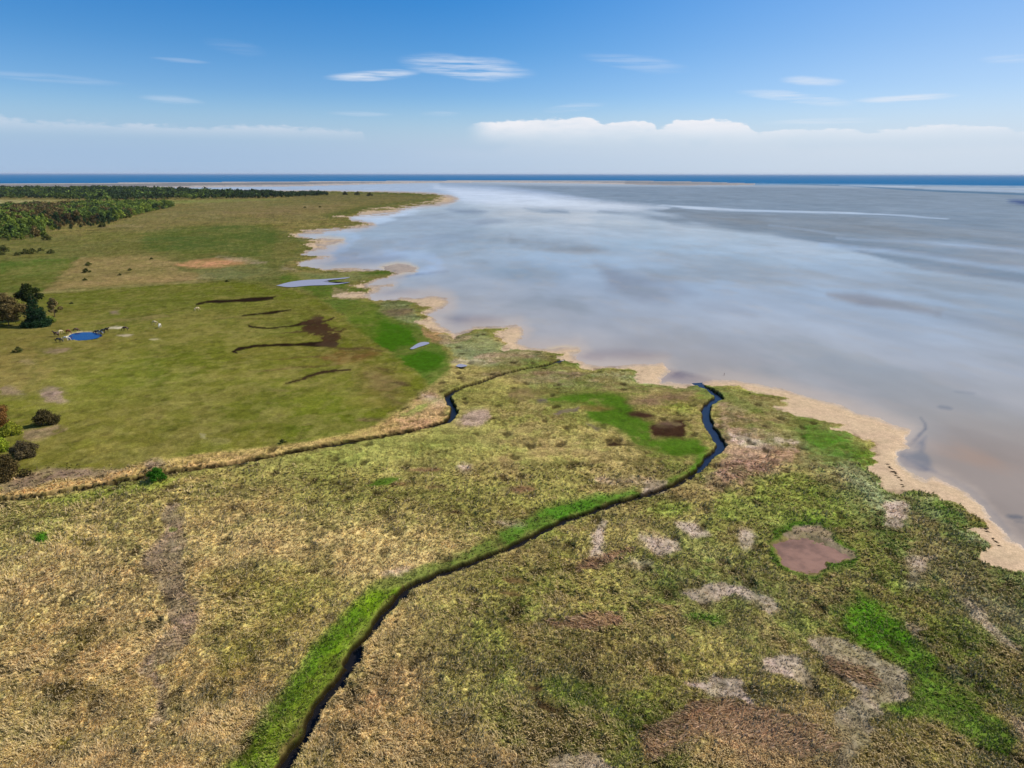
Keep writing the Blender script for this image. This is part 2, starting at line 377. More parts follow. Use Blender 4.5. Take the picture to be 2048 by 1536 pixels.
# patches: (colour, polygon, edge softness px, strength, patchiness 0..1, tussock value or None)
LAND = [
    # --- broad tone of the marsh
    (TAN, ell(120, 1400, 470, 330, 0.1), 190, .95, .3, 1.0), (TAN, ell(640, 1085, 300, 62, 0.05), 70, .75, .5, None), (TAN, ell(430, 1260, 260, 150, .2), 110, .6, .4, None),
    ((172, 148, 104), ell(840, 1440, 190, 190, 0.5), 110, .7, .4, 1.0), ((170, 146, 106), ell(1560, 1490, 190, 75), 60, .7, .4, None),
    ((112, 118, 52), ell(1130, 1300, 260, 170), 130, .6, .45, 1.0), ((108, 106, 44), ell(560, 1260, 130, 130, -.9), 80, .55, .6, 1.0), ((98, 92, 40), ell(300, 1390, 210, 70, -.4), 60, .35, .8, None),
    ((118, 116, 60), ell(900, 960, 420, 110), 120, .6, .35, None), ((120, 122, 64), ell(760, 905, 300, 30, -.1), 40, .5, .4, None), ((134, 124, 74), ell(1150, 900, 150, 60), 60, .5, .4, None),
    ((120, 112, 66), ell(1330, 1060, 160, 60), 60, .5, .5, None), ((92, 112, 40), ell(1560, 1010, 150, 90), 80, .6, .5, None), ((112, 118, 66), ell(1500, 1180, 260, 110), 110, .6, .5, None),
    ((84, 106, 36), ell(1850, 1260, 210, 130, .6), 100, .6, .6, None), ((120, 118, 62), ell(1880, 1480, 200, 80), 70, .5, .5, None),
    ((150, 124, 84), ell(450, 1020, 140, 50), 60, .4, .6, None), ((112, 120, 60), ell(30, 1060, 90, 40), 50, .5, .5, None),
    # --- shore vegetation belt
    (SHG, [(1060, 715), (1170, 740), (1270, 745), (1400, 775), (1560, 800), (1700, 870), (1740, 940), (1870, 990), (1960, 1070), (2300, 1240), (2300, 1500), (1950, 1260), (1800, 1140), (1700, 1010), (1600, 930), (1560, 860), (1430, 790), (1260, 775), (1100, 770), (1000, 720)], 40, .8, .4, .8),
    ((128, 136, 104), ell(1740, 985, 100, 16, .75), 20, .5, .8, None), ((128, 136, 104), ell(1930, 1060, 90, 16, .7), 20, .5, .8, None), ((124, 134, 104), ell(1980, 1210, 110, 14, .6), 20, .5, .8, None),
    ((132, 140, 110), ell(1270, 755, 90, 12), 12, .6, .6, None), ((96, 112, 60), ell(1180, 772, 120, 12), 14, .5, .5, None),
    (PINK, [(1445, 805), (1500, 812), (1540, 850), (1600, 880), (1610, 905), (1560, 940), (1480, 965), (1430, 955), (1450, 900), (1430, 860)], 26, .85, .5, .9),
    ((140, 112, 98), ell(1470, 955, 60, 22, -.3), 20, .7, .7, None), ((166, 146, 134), ell(1500, 885, 50, 12, .3), 12, .8, .7, None), ((166, 146, 134), ell(1570, 885, 40, 8, .1), 10, .6, .8, None),
    ((68, 108, 28), ell(1655, 885, 66, 26, .3), 22, .9, .3, .3), ((70, 106, 30), ell(1600, 850, 40, 10), 10, .6, .4, None), ((72, 104, 28), ell(1730, 915, 22, 22), 14, .7, .4, None),
    ((76, 104, 30), ell(1900, 1030, 40, 16, .8), 12, .6, .5, None), ((76, 104, 30), ell(1640, 1040, 60, 14, .2), 20, .5, .6, None),
    ((120, 104, 60), ell(1952, 1040, 26, 12, .6), 8, .8, .4, None),
    # --- between creek and ditch
    ((70, 104, 24), [(1055, 803), (1110, 795), (1170, 783), (1240, 790), (1270, 800), (1262, 830), (1300, 845), (1306, 878), (1390, 876), (1412, 900), (1400, 918), (1350, 918), (1270, 895), (1232, 862), (1180, 845), (1172, 812)], 9, .92, .2, .15),
    ((92, 104, 34), ell(1350, 800, 60, 18), 14, .5, .6, None), ((118, 96, 74), [(1250, 795), (1330, 790), (1390, 785), (1380, 800), (1310, 815), (1260, 812)], 9, .8, .4, .4),
    ((118, 98, 56), ell(1190, 818, 38, 5), 5, .7, .4, None), (DKBR, ell(1205, 905, 1, 1), 1, 0, 0, None),
    ((104, 90, 70), ell(1130, 762, 110, 9, .05), 12, .6, .6, None), ((98, 80, 60), ell(1045, 790, 34, 10), 10, .75, .4, .2), ((110, 92, 74), ell(1120, 748, 60, 6), 6, .7, .6, None),
    ((64, 98, 24), ell(1150, 722, 38, 7, .2), 5, .8, .2, .2),
    # --- bright green verge of the ditch
    ((92, 124, 20), [(400, 1600), (455, 1536), (530, 1440), (585, 1370), (625, 1300), (700, 1218), (745, 1180), (800, 1160), (822, 1178), (800, 1196), (775, 1225), (715, 1300), (690, 1350), (655, 1395), (610, 1470), (575, 1536), (540, 1600)], 14, .97, .25, .4),
    ((96, 112, 48), [(745, 1180), (830, 1140), (930, 1105), (1000, 1070), (1060, 1045), (1110, 1038), (1120, 1046), (1060, 1075), (1010, 1100), (950, 1124), (880, 1148), (822, 1172)], 9, .9, .3, .3),
    ((74, 118, 32), [(1000, 1068), (1080, 1022), (1180, 995), (1270, 978), (1280, 990), (1180, 1024), (1110, 1046), (1010, 1098)], 8, .9, .2, .25),
    ((80, 116, 32), [(1290, 985), (1370, 945), (1405, 905), (1425, 912), (1390, 946), (1350, 968), (1300, 990)], 6, .8, .2, .3),
    ((92, 78, 48), strip([(px_ - 13 - (py_ - 1180) * .025, py_ - 4) for px_, py_ in DITCH2[1:12]], 5), 4, .8, .6, .3), ((62, 96, 20), strip([(480, 1500), (560, 1420), (640, 1310), (720, 1230)], 14), 10, .5, .8, None), ((112, 140, 44), strip([(560, 1500), (640, 1380), (720, 1270), (790, 1200)], 8), 8, .5, .8, None),
    ((120, 134, 52), [(60, 1010), (200, 985), (320, 962), (360, 960), (330, 975), (200, 1000), (120, 1012)], 8, .7, .4, None),
    # --- verge north of ditch 1
    ((168, 140, 92), [(-200, 1010), (0, 985), (100, 970), (200, 955), (300, 925), (400, 911), (512, 898), (600, 888), (700, 866), (755, 850), (800, 826), (850, 790), (890, 800), (900, 835), (860, 855), (780, 872), (700, 884), (512, 920), (300, 955), (100, 992), (0, 1003), (-200, 1035)], 6, .9, .3, .8),
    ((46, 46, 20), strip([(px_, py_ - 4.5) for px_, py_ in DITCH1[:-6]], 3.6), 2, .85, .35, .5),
    ((160, 128, 94), [(790, 840), (830, 800), (860, 778), (885, 792), (892, 830), (850, 852), (800, 862)], 8, .8, .4, .9), ((132, 108, 102), [(0, 975), (40, 955), (110, 938), (180, 936), (250, 942), (200, 955), (110, 965), (0, 992)], 7, .9, .4, .3),
    ((148, 124, 118), ell(310, 930, 20, 6), 6, .8, .3, None), ((156, 134, 124), ell(865, 800, 28, 10, .3), 10, .7, .4, None), ((96, 122, 46), ell(845, 815, 50, 8, -.4), 8, .5, .5, None),
    # --- fresh green salt meadow north-east
    ((80, 104, 36), [(640, 600), (700, 596), (740, 602), (830, 640), (880, 690), (905, 720), (900, 745), (858, 775), (800, 722), (740, 680), (690, 640), (620, 585), (540, 560), (560, 545), (690, 560), (690, 590)], 6, .9, .25, .2),
    ((62, 100, 18), [(690, 640), (760, 638), (820, 660), (835, 690), (780, 706), (730, 680)], 7, .9, .2, .1), ((60, 98, 18), [(780, 722), (850, 700), (890, 715), (880, 735), (850, 745), (800, 738)], 7, .85, .2, .1),
    ((110, 118, 82), [(760, 602), (820, 606), (845, 640), (830, 650), (850, 665), (900, 680), (960, 665), (1010, 690), (1090, 705), (1100, 718), (1000, 735), (940, 730), (900, 700), (860, 665), (800, 640), (760, 620)], 8, .85, .5, .7),
    ((104, 84, 72), ell(795, 624, 32, 8), 7, .7, .4, .5), ((140, 108, 80), [(840, 652), (880, 664), (905, 680), (870, 688), (850, 674)], 5, .9, .7, .7), ((150, 128, 112), [(880, 670), (940, 676), (920, 684), (885, 690)], 4, .7, .6, None),
    ((150, 138, 118), ell(945, 724, 40, 6), 6, .6, .7, None), ((140, 118, 98), ell(1020, 712, 80, 8, -.1), 8, .6, .6, None), ((122, 100, 82), ell(985, 750, 60, 6, -.2), 7, .6, .5, None),
    ((148, 138, 108), [(540, 480), (610, 478), (600, 495), (590, 515), (560, 525), (590, 540), (560, 548), (530, 535), (540, 500)], 10, .7, .7, .5), ((84, 92, 50), [(520, 500), (560, 485), (560, 530), (520, 545)], 10, .6, .5, None),
    ((124, 132, 84), [(600, 545), (780, 541), (740, 556), (690, 566), (600, 560)], 6, .5, .5, None), ((60, 92, 20), ell(755, 546, 32, 3.5, -.05), 3, .8, .2, .1), ((72, 100, 30), ell(715, 580, 30, 4), 4, .7, .3, None),
    ((168, 148, 118), ell(690, 588, 28, 8, .3), 5, .7, .8, None),
    # --- meadow
    (OLIVE, MEADOW, 5, .93, .12, .22),
    ((116, 118, 54), ell(300, 640, 360, 60), 60, .5, .3, None), ((92, 98, 36), ell(350, 830, 110, 90), 60, .55, .4, None), ((118, 122, 50), ell(230, 800, 150, 80), 60, .5, .4, None), ((112, 120, 42), ell(620, 780, 190, 60), 50, .6, .3, .1),
    ((98, 108, 34), ell(560, 850, 200, 30), 30, .5, .3, .1), ((128, 120, 62), ell(90, 670, 130, 40), 40, .55, .5, None), ((134, 118, 68), ell(30, 740, 70, 46), 30, .6, .5, None), ((106, 92, 46), ell(760, 770, 60, 40, .5), 30, .55, .4, None),
    ((110, 116, 44), ell(720, 640, 40, 50, .3), 20, .3, .3, None), ((132, 122, 62), ell(730, 805, 45, 12), 10, .35, .3, None),
    ((150, 128, 112), ell(112, 703, 34, 5, -.1), 5, .8, .5, .2), ((140, 122, 100), ell(56, 725, 16, 7, .2), 6, .6, .5, None), ((146, 126, 112), ell(228, 626, 12, 4), 3, .7, .6, None), ((130, 110, 80), ell(270, 640, 70, 5, -.1), 6, .4, .6, None),
    ((226, 216, 190), ell(233, 656, 12, 2.2), 1.5, .95, .1, 0), ((222, 210, 184), [(232, 671), (250, 669.5), (266, 671), (262, 674), (245, 675.5), (238, 673)], 1.5, .95, .2, 0), ((200, 190, 160), ell(310, 680, 10, 1.2), 1.5, .6, .2, None),
    ((150, 128, 118), ell(105, 792, 26, 13, .3), 9, .8, .5, .4), ((140, 118, 110), ell(30, 785, 26, 9, .2), 9, .7, .5, .4), ((132, 112, 98), [(40, 865), (110, 850), (130, 862), (80, 880), (50, 885)], 8, .7, .5, .4),
    ((190, 186, 160), ell(408, 875, 9, 3.5, .5), 3, .7, .3, None), ((150, 142, 90), ell(440, 884, 26, 6), 8, .5, .5, None),
    # creeks and peaty hollows of the meadow
    ((40, 30, 20), strip([(392, 611), (412, 605), (440, 604), (480, 602), (515, 600), (552, 596)], [1.2, 2.6, 3.2, 3.4, 4.2, 3]), 1.5, .92, .1, .05),
    ((40, 30, 20), strip([(478, 634), (510, 630), (545, 626), (585, 620)], [1, 2.2, 3, 1.2]), 1.5, .85, .1, .05), ((40, 30, 20), strip([(488, 652), (510, 656), (540, 658), (575, 655), (605, 650), (625, 645)], [1, 2, 1.4, 1.6, 3, 6]), 1.5, .85, .1, .05),
    ((40, 30, 20), strip([(469, 708), (478, 700), (505, 694), (545, 692), (590, 691), (630, 690), (665, 686)], [4, 3.6, 3, 2.4, 3.2, 5, 5]), 1.5, .92, .1, .05),
    ((90, 76, 40), strip([(500, 746), (545, 742), (600, 736), (650, 733), (690, 728)], [.8, 1.4, 2, 2, 1.6]), 1.5, .8, .1, .05), ((58, 44, 30), strip([(568, 768), (590, 763), (620, 754), (650, 745), (700, 741)], [2, 2.4, 3.4, 4, 2]), 2, .85, .2, .05),
    ((66, 48, 32), [(612, 640), (640, 632), (650, 645), (660, 655), (690, 660), (682, 672), (672, 690), (640, 692), (640, 676), (620, 668), (600, 652)], 6, .8, .75, .1), ((76, 58, 44), ell(633, 637, 14, 5), 3, .8, .2, .1),
    ((66, 52, 38), ell(655, 690, 22, 6), 4, .8, .3, .1), ((116, 86, 50), [(640, 712), (690, 700), (745, 700), (760, 710), (720, 722), (680, 730), (650, 724)], 8, .75, .4, .1), ((112, 92, 62), ell(765, 765, 40, 14, .5), 12, .6, .5, .1),
    ((110, 88, 62), ell(785, 768, 22, 6, .1), 5, .7, .3, None), ((100, 82, 58), ell(742, 842, 26, 3), 3, .8, .2, .1), ((100, 84, 56), strip([(745, 770), (790, 800), (820, 815)], 6), 8, .5, .4, .1), ((86, 80, 40), strip([(780, 830), (820, 800), (850, 780)], 3), 4, .5, .3, None),
    ((120, 108, 70), ell(560, 783, 16, 3), 3, .7, .3, None), ((84, 82, 36), ell(432, 720, 20, 1.5), 2, .6, .2, None),
    ((58, 44, 30), strip([(600, 652), (630, 648), (655, 643), (668, 636)], [1, 2.2, 2.4, 1]), 1.2, .8, .2, None), ((70, 52, 36), strip([(665, 694), (700, 700), (735, 698), (765, 704)], [2, 3, 3, 1]), 2, .7, .4, None),
    ((66, 52, 34), strip([(640, 660), (655, 672), (670, 684)], [4, 6, 4]), 3, .8, .4, None), ((72, 58, 36), strip([(560, 668), (600, 664), (636, 662)], [.6, 1.4, 1.6]), 1.2, .7, .2, None), ((84, 68, 40), strip([(520, 722), (560, 720), (600, 716), (640, 714)], [.8, 1.2, 1.2, 2]), 1.4, .6, .3, None),
    ((76, 60, 40), ell(770, 742, 26, 3, .3), 3, .6, .4, None), ((70, 56, 38), ell(800, 768, 24, 4, .1), 3, .7, .4, None), ((84, 70, 44), strip([(430, 640), (470, 636), (520, 640)], 1), 1.5, .5, .3, None),
    ((88, 98, 34), strip([(300, 700), (330, 800), (350, 880)], [14, 20, 24]), 16, .4, .4, None), ((120, 124, 54), strip([(420, 900), (380, 820), (350, 740)], 9), 12, .35, .5, None), ((124, 128, 56), strip([(560, 870), (540, 800), (500, 740)], 12), 14, .35, .5, None),
    # meadow traces
    ((74, 86, 30), strip([(205, 644), (260, 637), (310, 630), (360, 622), (392, 612)], 1.0), 1.2, .6, .1, None), ((80, 92, 32), strip([(80, 690), (72, 730), (60, 775)], 5), 6, .5, .3, None),
    # --- fields beyond
    ((100, 104, 56), [(-900, 640), (-900, 500), (150, 470), (430, 450), (560, 455), (620, 490), (560, 540), (560, 575), (470, 560), (300, 568), (90, 585)], 8, .85, .3, .25),
    ((110, 112, 60), [(-900, 520), (0, 505), (140, 490), (180, 470), (330, 440), (280, 460), (300, 512), (100, 516), (-900, 560)], 9, .6, .4, None),
    ((80, 98, 44), [(290, 462), (420, 448), (540, 448), (560, 470), (545, 512), (380, 514), (280, 500)], 10, .85, .3, .1),
    ((150, 132, 88), [(158, 518), (300, 512), (350, 522), (360, 540), (430, 556), (300, 566), (88, 584), (120, 555)], 7, .85, .45, .4), ((176, 150, 104), [(88, 584), (100, 575), (240, 560), (360, 552), (430, 558), (300, 568)], 4, .6, .5, .4),
    ((84, 106, 42), [(-500, 535), (0, 520), (155, 516), (118, 552), (82, 585), (0, 590), (-500, 625)], 3, .92, .15, .1), ((160, 148, 98), strip([(-100, 594), (90, 586), (300, 570), (420, 562)], 1.6), 2, .7, .3, None),
    ((196, 146, 106), [(348, 530), (380, 523), (430, 517.5), (480, 519), (505, 526), (470, 532), (430, 536), (375, 536)], 3, .95, .15, .05), ((160, 146, 118), [(430, 514), (500, 518), (530, 528), (500, 530), (470, 522)], 5, .6, .6, None),
    ((128, 134, 92), [(400, 540), (520, 532), (560, 548), (500, 562), (400, 558)], 8, .5, .6, None),
    ((126, 118, 76), [(200, 462), (270, 436), (340, 418), (430, 402), (560, 400), (700, 396), (780, 398), (760, 408), (700, 420), (640, 440), (520, 448), (400, 448), (300, 462)], 6, .9, .35, .3),
    ((134, 116, 82), [(420, 425), (600, 412), (700, 405), (640, 425), (520, 436)], 6, .5, .5, None), ((98, 104, 58), [(520, 400), (700, 398), (690, 405), (540, 412)], 4, .4, .5, None),
    ((112, 106, 66), [(560, 390), (700, 385), (870, 391), (800, 408), (720, 416), (700, 405), (600, 398)], 4, .8, .3, .3), ((90, 98, 50), [(640, 430), (740, 412), (870, 396), (860, 402), (735, 417), (660, 440)], 3, .8, .3, .3),
    ((90, 96, 44), strip([(660, 384.5), (760, 386.5), (868, 391)], 1.5), 1.2, .8, .1, None),
    ((128, 140, 78), [(330, 402), (440, 400), (560, 399), (450, 404), (335, 408)], 2, .8, .2, .1), ((164, 158, 110), [(-300, 408), (0, 400), (60, 400), (130, 401), (60, 406), (0, 409), (-300, 418)], 1.5, .9, .2, .1),
    ((150, 136, 100), strip([(200, 457), (250, 452), (290, 455)], 2), 3, .5, .4, None), ((82, 78, 44), strip([(205, 458), (260, 457), (330, 456)], .8), 1, .6, .3, None),
    # --- grey mats of dead wrack, near
    (GREY, [(1619, 1278), (1661, 1278), (1707, 1295), (1753, 1315), (1793, 1337), (1810, 1355), (1798, 1372), (1815, 1400), (1801, 1414), (1773, 1420), (1764, 1440), (1741, 1449), (1744, 1486), (1724, 1503), (1700, 1530), (1690, 1580), (1660, 1580), (1673, 1469), (1673, 1434), (1696, 1414), (1718, 1394), (1696, 1366), (1659, 1343), (1641, 1315)], 7, .95, .55, .22),
    ((120, 92, 74), [(1645, 1318), (1680, 1325), (1750, 1345), (1755, 1360), (1740, 1378), (1700, 1360), (1660, 1340)], 6, .85, .3, .4),
    (GREY, [(1518, 1325), (1560, 1308), (1600, 1312), (1628, 1345), (1634, 1376), (1605, 1375), (1560, 1350), (1520, 1345)], 8, .92, .55, .22), (GREY, [(1366, 1186), (1423, 1174), (1480, 1177), (1515, 1188), (1548, 1200), (1560, 1225), (1537, 1237), (1505, 1213), (1470, 1196), (1400, 1207)], 7, .92, .55, .22),
    (GREY, [(1380, 1372), (1423, 1353), (1480, 1354), (1486, 1377), (1506, 1428), (1472, 1402), (1423, 1396)], 8, .9, .55, .22), (GREY, [(1104, 1512), (1140, 1505), (1195, 1515), (1235, 1550), (1120, 1560), (1100, 1530)], 7, .9, .55, .22),
    (GREY, [(1283, 1072), (1345, 1078), (1356, 1102), (1325, 1115), (1290, 1090)], 9, .75, .4, .22), (GREY, [(1350, 1050), (1395, 1050), (1416, 1075), (1385, 1082)], 8, .75, .4, .22), (GREY, [(1200, 1040), (1216, 1044), (1205, 1080), (1208, 1112), (1180, 1118), (1188, 1070)], 8, .7, .55, .22),
    ((160, 142, 132), [(1296, 966), (1336, 966), (1328, 984), (1282, 994)], 5, .85, .3, .4), (GREY, [(1775, 1010), (1812, 1008), (1815, 1040), (1800, 1062), (1768, 1060), (1775, 1030)], 8, .85, .55, .3), (GREY, ell(1490, 1080, 16, 22), 8, .7, .4, .22),
    ((140, 120, 106), strip([(345, 1010), (350, 1060), (340, 1100), (322, 1130), (350, 1180), (366, 1250), (366, 1272), (322, 1310), (296, 1338), (325, 1400), (308, 1470)], [14, 20, 28, 42, 24, 26, 24, 24, 16, 7, 5]), 9, .8, .6, .4), ((140, 124, 100), strip([(330, 1360), (325, 1430), (300, 1480)], 9), 12, .5, .6, None),
    (GREY, [(1915, 1195), (1945, 1200), (1975, 1240), (2000, 1265), (2040, 1300), (2030, 1310), (1980, 1270), (1940, 1235)], 9, .7, .5, .22), (GREY, [(1820, 1120), (1868, 1115), (1850, 1165), (1815, 1190), (1800, 1165)], 12, .6, .6, .22), (GREY, [(1820, 1245), (1855, 1262), (1850, 1282), (1825, 1262)], 8, .6, .5, None),
    (GREY, [(1895, 1330), (1920, 1340), (1935, 1380), (1918, 1385)], 9, .6, .5, None), (GREY, [(2010, 1420), (2060, 1440), (2060, 1500), (2025, 1470)], 12, .6, .5, None), (GREY, ell(930, 1065, 1, 1), 1, 0, 0, None), (GREY, ell(1015, 1050, 30, 6), 8, .5, .4, None),
    (GREY, ell(930, 940, 14, 9), 8, .55, .4, None), ((158, 136, 124), ell(945, 838, 34, 14, -.3), 10, .75, .5, .5), ((158, 136, 124), ell(935, 842, 1, 1), 1, 0, 0, None), (GREY, ell(1280, 1130, 24, 10), 8, .5, .4, None), ((150, 130, 118), ell(1250, 965, 60, 8), 10, .5, .5, None),
    (GREY, ell(790, 1150, 28, 7, -.3), 8, .4, .5, None), (GREY, ell(960, 915, 1, 1), 1, 0, 0, None),
    # --- flattened brown reed
    (BROWN, [(1088, 1244), (1130, 1240), (1185, 1224), (1244, 1230), (1242, 1245), (1180, 1261), (1110, 1259)], 5, .9, .2, .4), (BROWN, [(1150, 1130), (1190, 1114), (1262, 1099), (1244, 1114), (1180, 1141), (1150, 1143)], 5, .85, .2, .4), ((150, 112, 88), [(1110, 1252), (1190, 1232), (1236, 1236), (1180, 1252)], 5, .7, .2, None),
    ((160, 122, 92), [(1350, 1440), (1380, 1408), (1440, 1398), (1492, 1416), (1536, 1428), (1600, 1440), (1640, 1470), (1650, 1500), (1560, 1490), (1480, 1470), (1400, 1468), (1370, 1500), (1300, 1520), (1278, 1460), (1320, 1455)], 10, .85, .3, .5),
    ((164, 138, 108), [(1400, 1440), (1500, 1432), (1600, 1455), (1680, 1490), (1660, 1560), (1480, 1560), (1440, 1490)], 22, .6, .4, .5), ((48, 34, 24), [(1280, 1456), (1340, 1450), (1372, 1440), (1372, 1455), (1330, 1475), (1290, 1480)], 6, .75, .3, .5), ((58, 42, 28), ell(1380, 1418, 26, 7, -.5), 6, .6, .3, None),
    ((70, 54, 36), ell(1070, 1384, 24, 9), 5, .85, .2, .12), ((68, 52, 34), ell(1095, 1416, 30, 11, .5), 6, .85, .2, .12), ((84, 70, 40), ell(1142, 1470, 26, 12), 8, .6, .3, None), ((92, 66, 46), ell(1035, 1165, 32, 7, .1), 5, .8, .3, .12), ((88, 64, 44), ell(1022, 1192, 26, 7, .1), 6, .75, .3, .12),
    ((62, 56, 36), ell(1190, 1299, 13, 7, .3), 4, .8, .2, .5), ((70, 54, 38), ell(912, 1031, 22, 4.5), 4, .85, .2, .5), ((112, 82, 62), ell(850, 944, 36, 5), 3, .85, .3, .5), ((84, 62, 44), ell(870, 978, 20, 4), 3, .8, .2, None), ((84, 64, 44), ell(800, 972, 18, 4), 3, .75, .2, None), ((112, 84, 62), ell(1042, 981, 28, 7), 4, .85, .3, .5),
    ((70, 98, 28), [(726, 974), (770, 956), (806, 960), (780, 972), (740, 976)], 3, .9, .1, .2), ((84, 74, 34), ell(165, 1086, 34, 12, .1), 10, .75, .5, None), ((84, 72, 32), strip([(205, 1255), (160, 1290), (110, 1335)], [14, 20, 16]), 14, .65, .7, None), ((84, 72, 34), ell(140, 1390, 60, 18), 14, .65, .7, None), ((92, 86, 36), ell(460, 1170, 60, 24), 20, .5, .7, None), ((86, 82, 32), strip([(420, 1400), (520, 1300), (610, 1210)], 24), 20, .5, .7, None),
    ((70, 108, 26), ell(82, 1077, 22, 8, .1), 6, .85, .3, .6), ((78, 110, 30), ell(345, 1063, 12, 5), 4, .6, .3, None), ((122, 112, 30), ell(130, 1500, 14, 12), 8, .6, .3, None),
    ((118, 100, 84), ell(1265, 1135, 40, 9), 8, .5, .4, None), ((104, 76, 56), ell(1330, 1215, 40, 5, .1), 6, .5, .4, None), ((132, 104, 86), ell(1210, 1120, 30, 5, -.3), 6, .5, .4, None),
    # --- fresh green swath, right
    ((72, 116, 24), [(1715, 1180), (1760, 1215), (1800, 1250), (1850, 1300), (1890, 1350), (1940, 1400), (2000, 1440), (2035, 1480), (2020, 1530), (1940, 1490), (1880, 1450), (1800, 1440), (1770, 1425), (1815, 1405), (1820, 1360), (1760, 1300), (1690, 1275), (1700, 1230)], 16, .85, .45, .4),
    ((74, 110, 26), ell(1930, 1380, 50, 30, .6), 20, .6, .5, None), ((66, 104, 28), ell(1410, 1240, 46, 12, .1), 12, .7, .4, None), ((66, 104, 26), ell(1540, 1160, 1, 1), 1, 0, 0, None),
    ((56, 92, 20), [(1530, 1090), (1545, 1065), (1590, 1045), (1650, 1048), (1690, 1085), (1725, 1108), (1700, 1140), (1655, 1145), (1640, 1165), (1600, 1162), (1550, 1140)], 8, .75, .5, .4),
    ((150, 116, 98), MUDPOOL, 6, 1, .1, .05), ((160, 138, 122), [(1572, 1074), (1590, 1058), (1640, 1054), (1664, 1070), (1678, 1094), (1712, 1108), (1700, 1118), (1676, 1110), (1640, 1092), (1604, 1082)], 4, .95, .3, .15),
    ((70, 100, 30), ell(1370, 1140, 60, 16), 16, .5, .5, None), ((122, 138, 58), ell(1340, 1020, 46, 16, -.1), 12, .6, .4, None),
    # --- dark pans of the marsh
    ((60, 42, 30), [(1300, 850), (1345, 840), (1368, 838), (1372, 868), (1362, 878), (1310, 876), (1298, 862)], 5, .92, .15, .05), ((110, 90, 74), ell(1335, 850, 26, 6), 5, .6, .2, None), ((64, 44, 34), ell(1280, 833, 30, 6, .1), 4, .9, .15, .05),
    ((58, 44, 30), [(1212, 893), (1235, 886), (1270, 895), (1245, 893), (1225, 898)], 2.5, .9, .1, .05), ((104, 92, 84), [(1108, 830), (1130, 820), (1150, 818), (1160, 814), (1155, 824), (1130, 828), (1118, 834)], 2.5, .9, .1, .05), ((98, 86, 82), [(1172, 850), (1190, 853), (1206, 858), (1190, 864)], 2.5, .9, .1, .05), ((92, 84, 78), ell(1082, 803, 14, 4), 3, .8, .1, .05),
]
# wet hollows that mirror the sky are built as pools further down


def wander(x, y, r):
    """how the surveyed outlines wander on the ground, in metres"""
    u = np.log(np.maximum(r, 1)); v = np.arctan2(x, y); a = np.clip(r, 40, 1500) * .0105
    wx = (fbm(u, v, .022, 5, 2, .6) - .5) * a * 1.5 + (fbm(x, y, 3.0, 3, 1, .6) - .5) * 1.3
    wy = (fbm(u + 3, v + 5, .022, 5, 6, .6) - .5) * a * 1.5 + (fbm(x, y, 3.0, 3, 5, .6) - .5) * 1.5
    return wx, wy


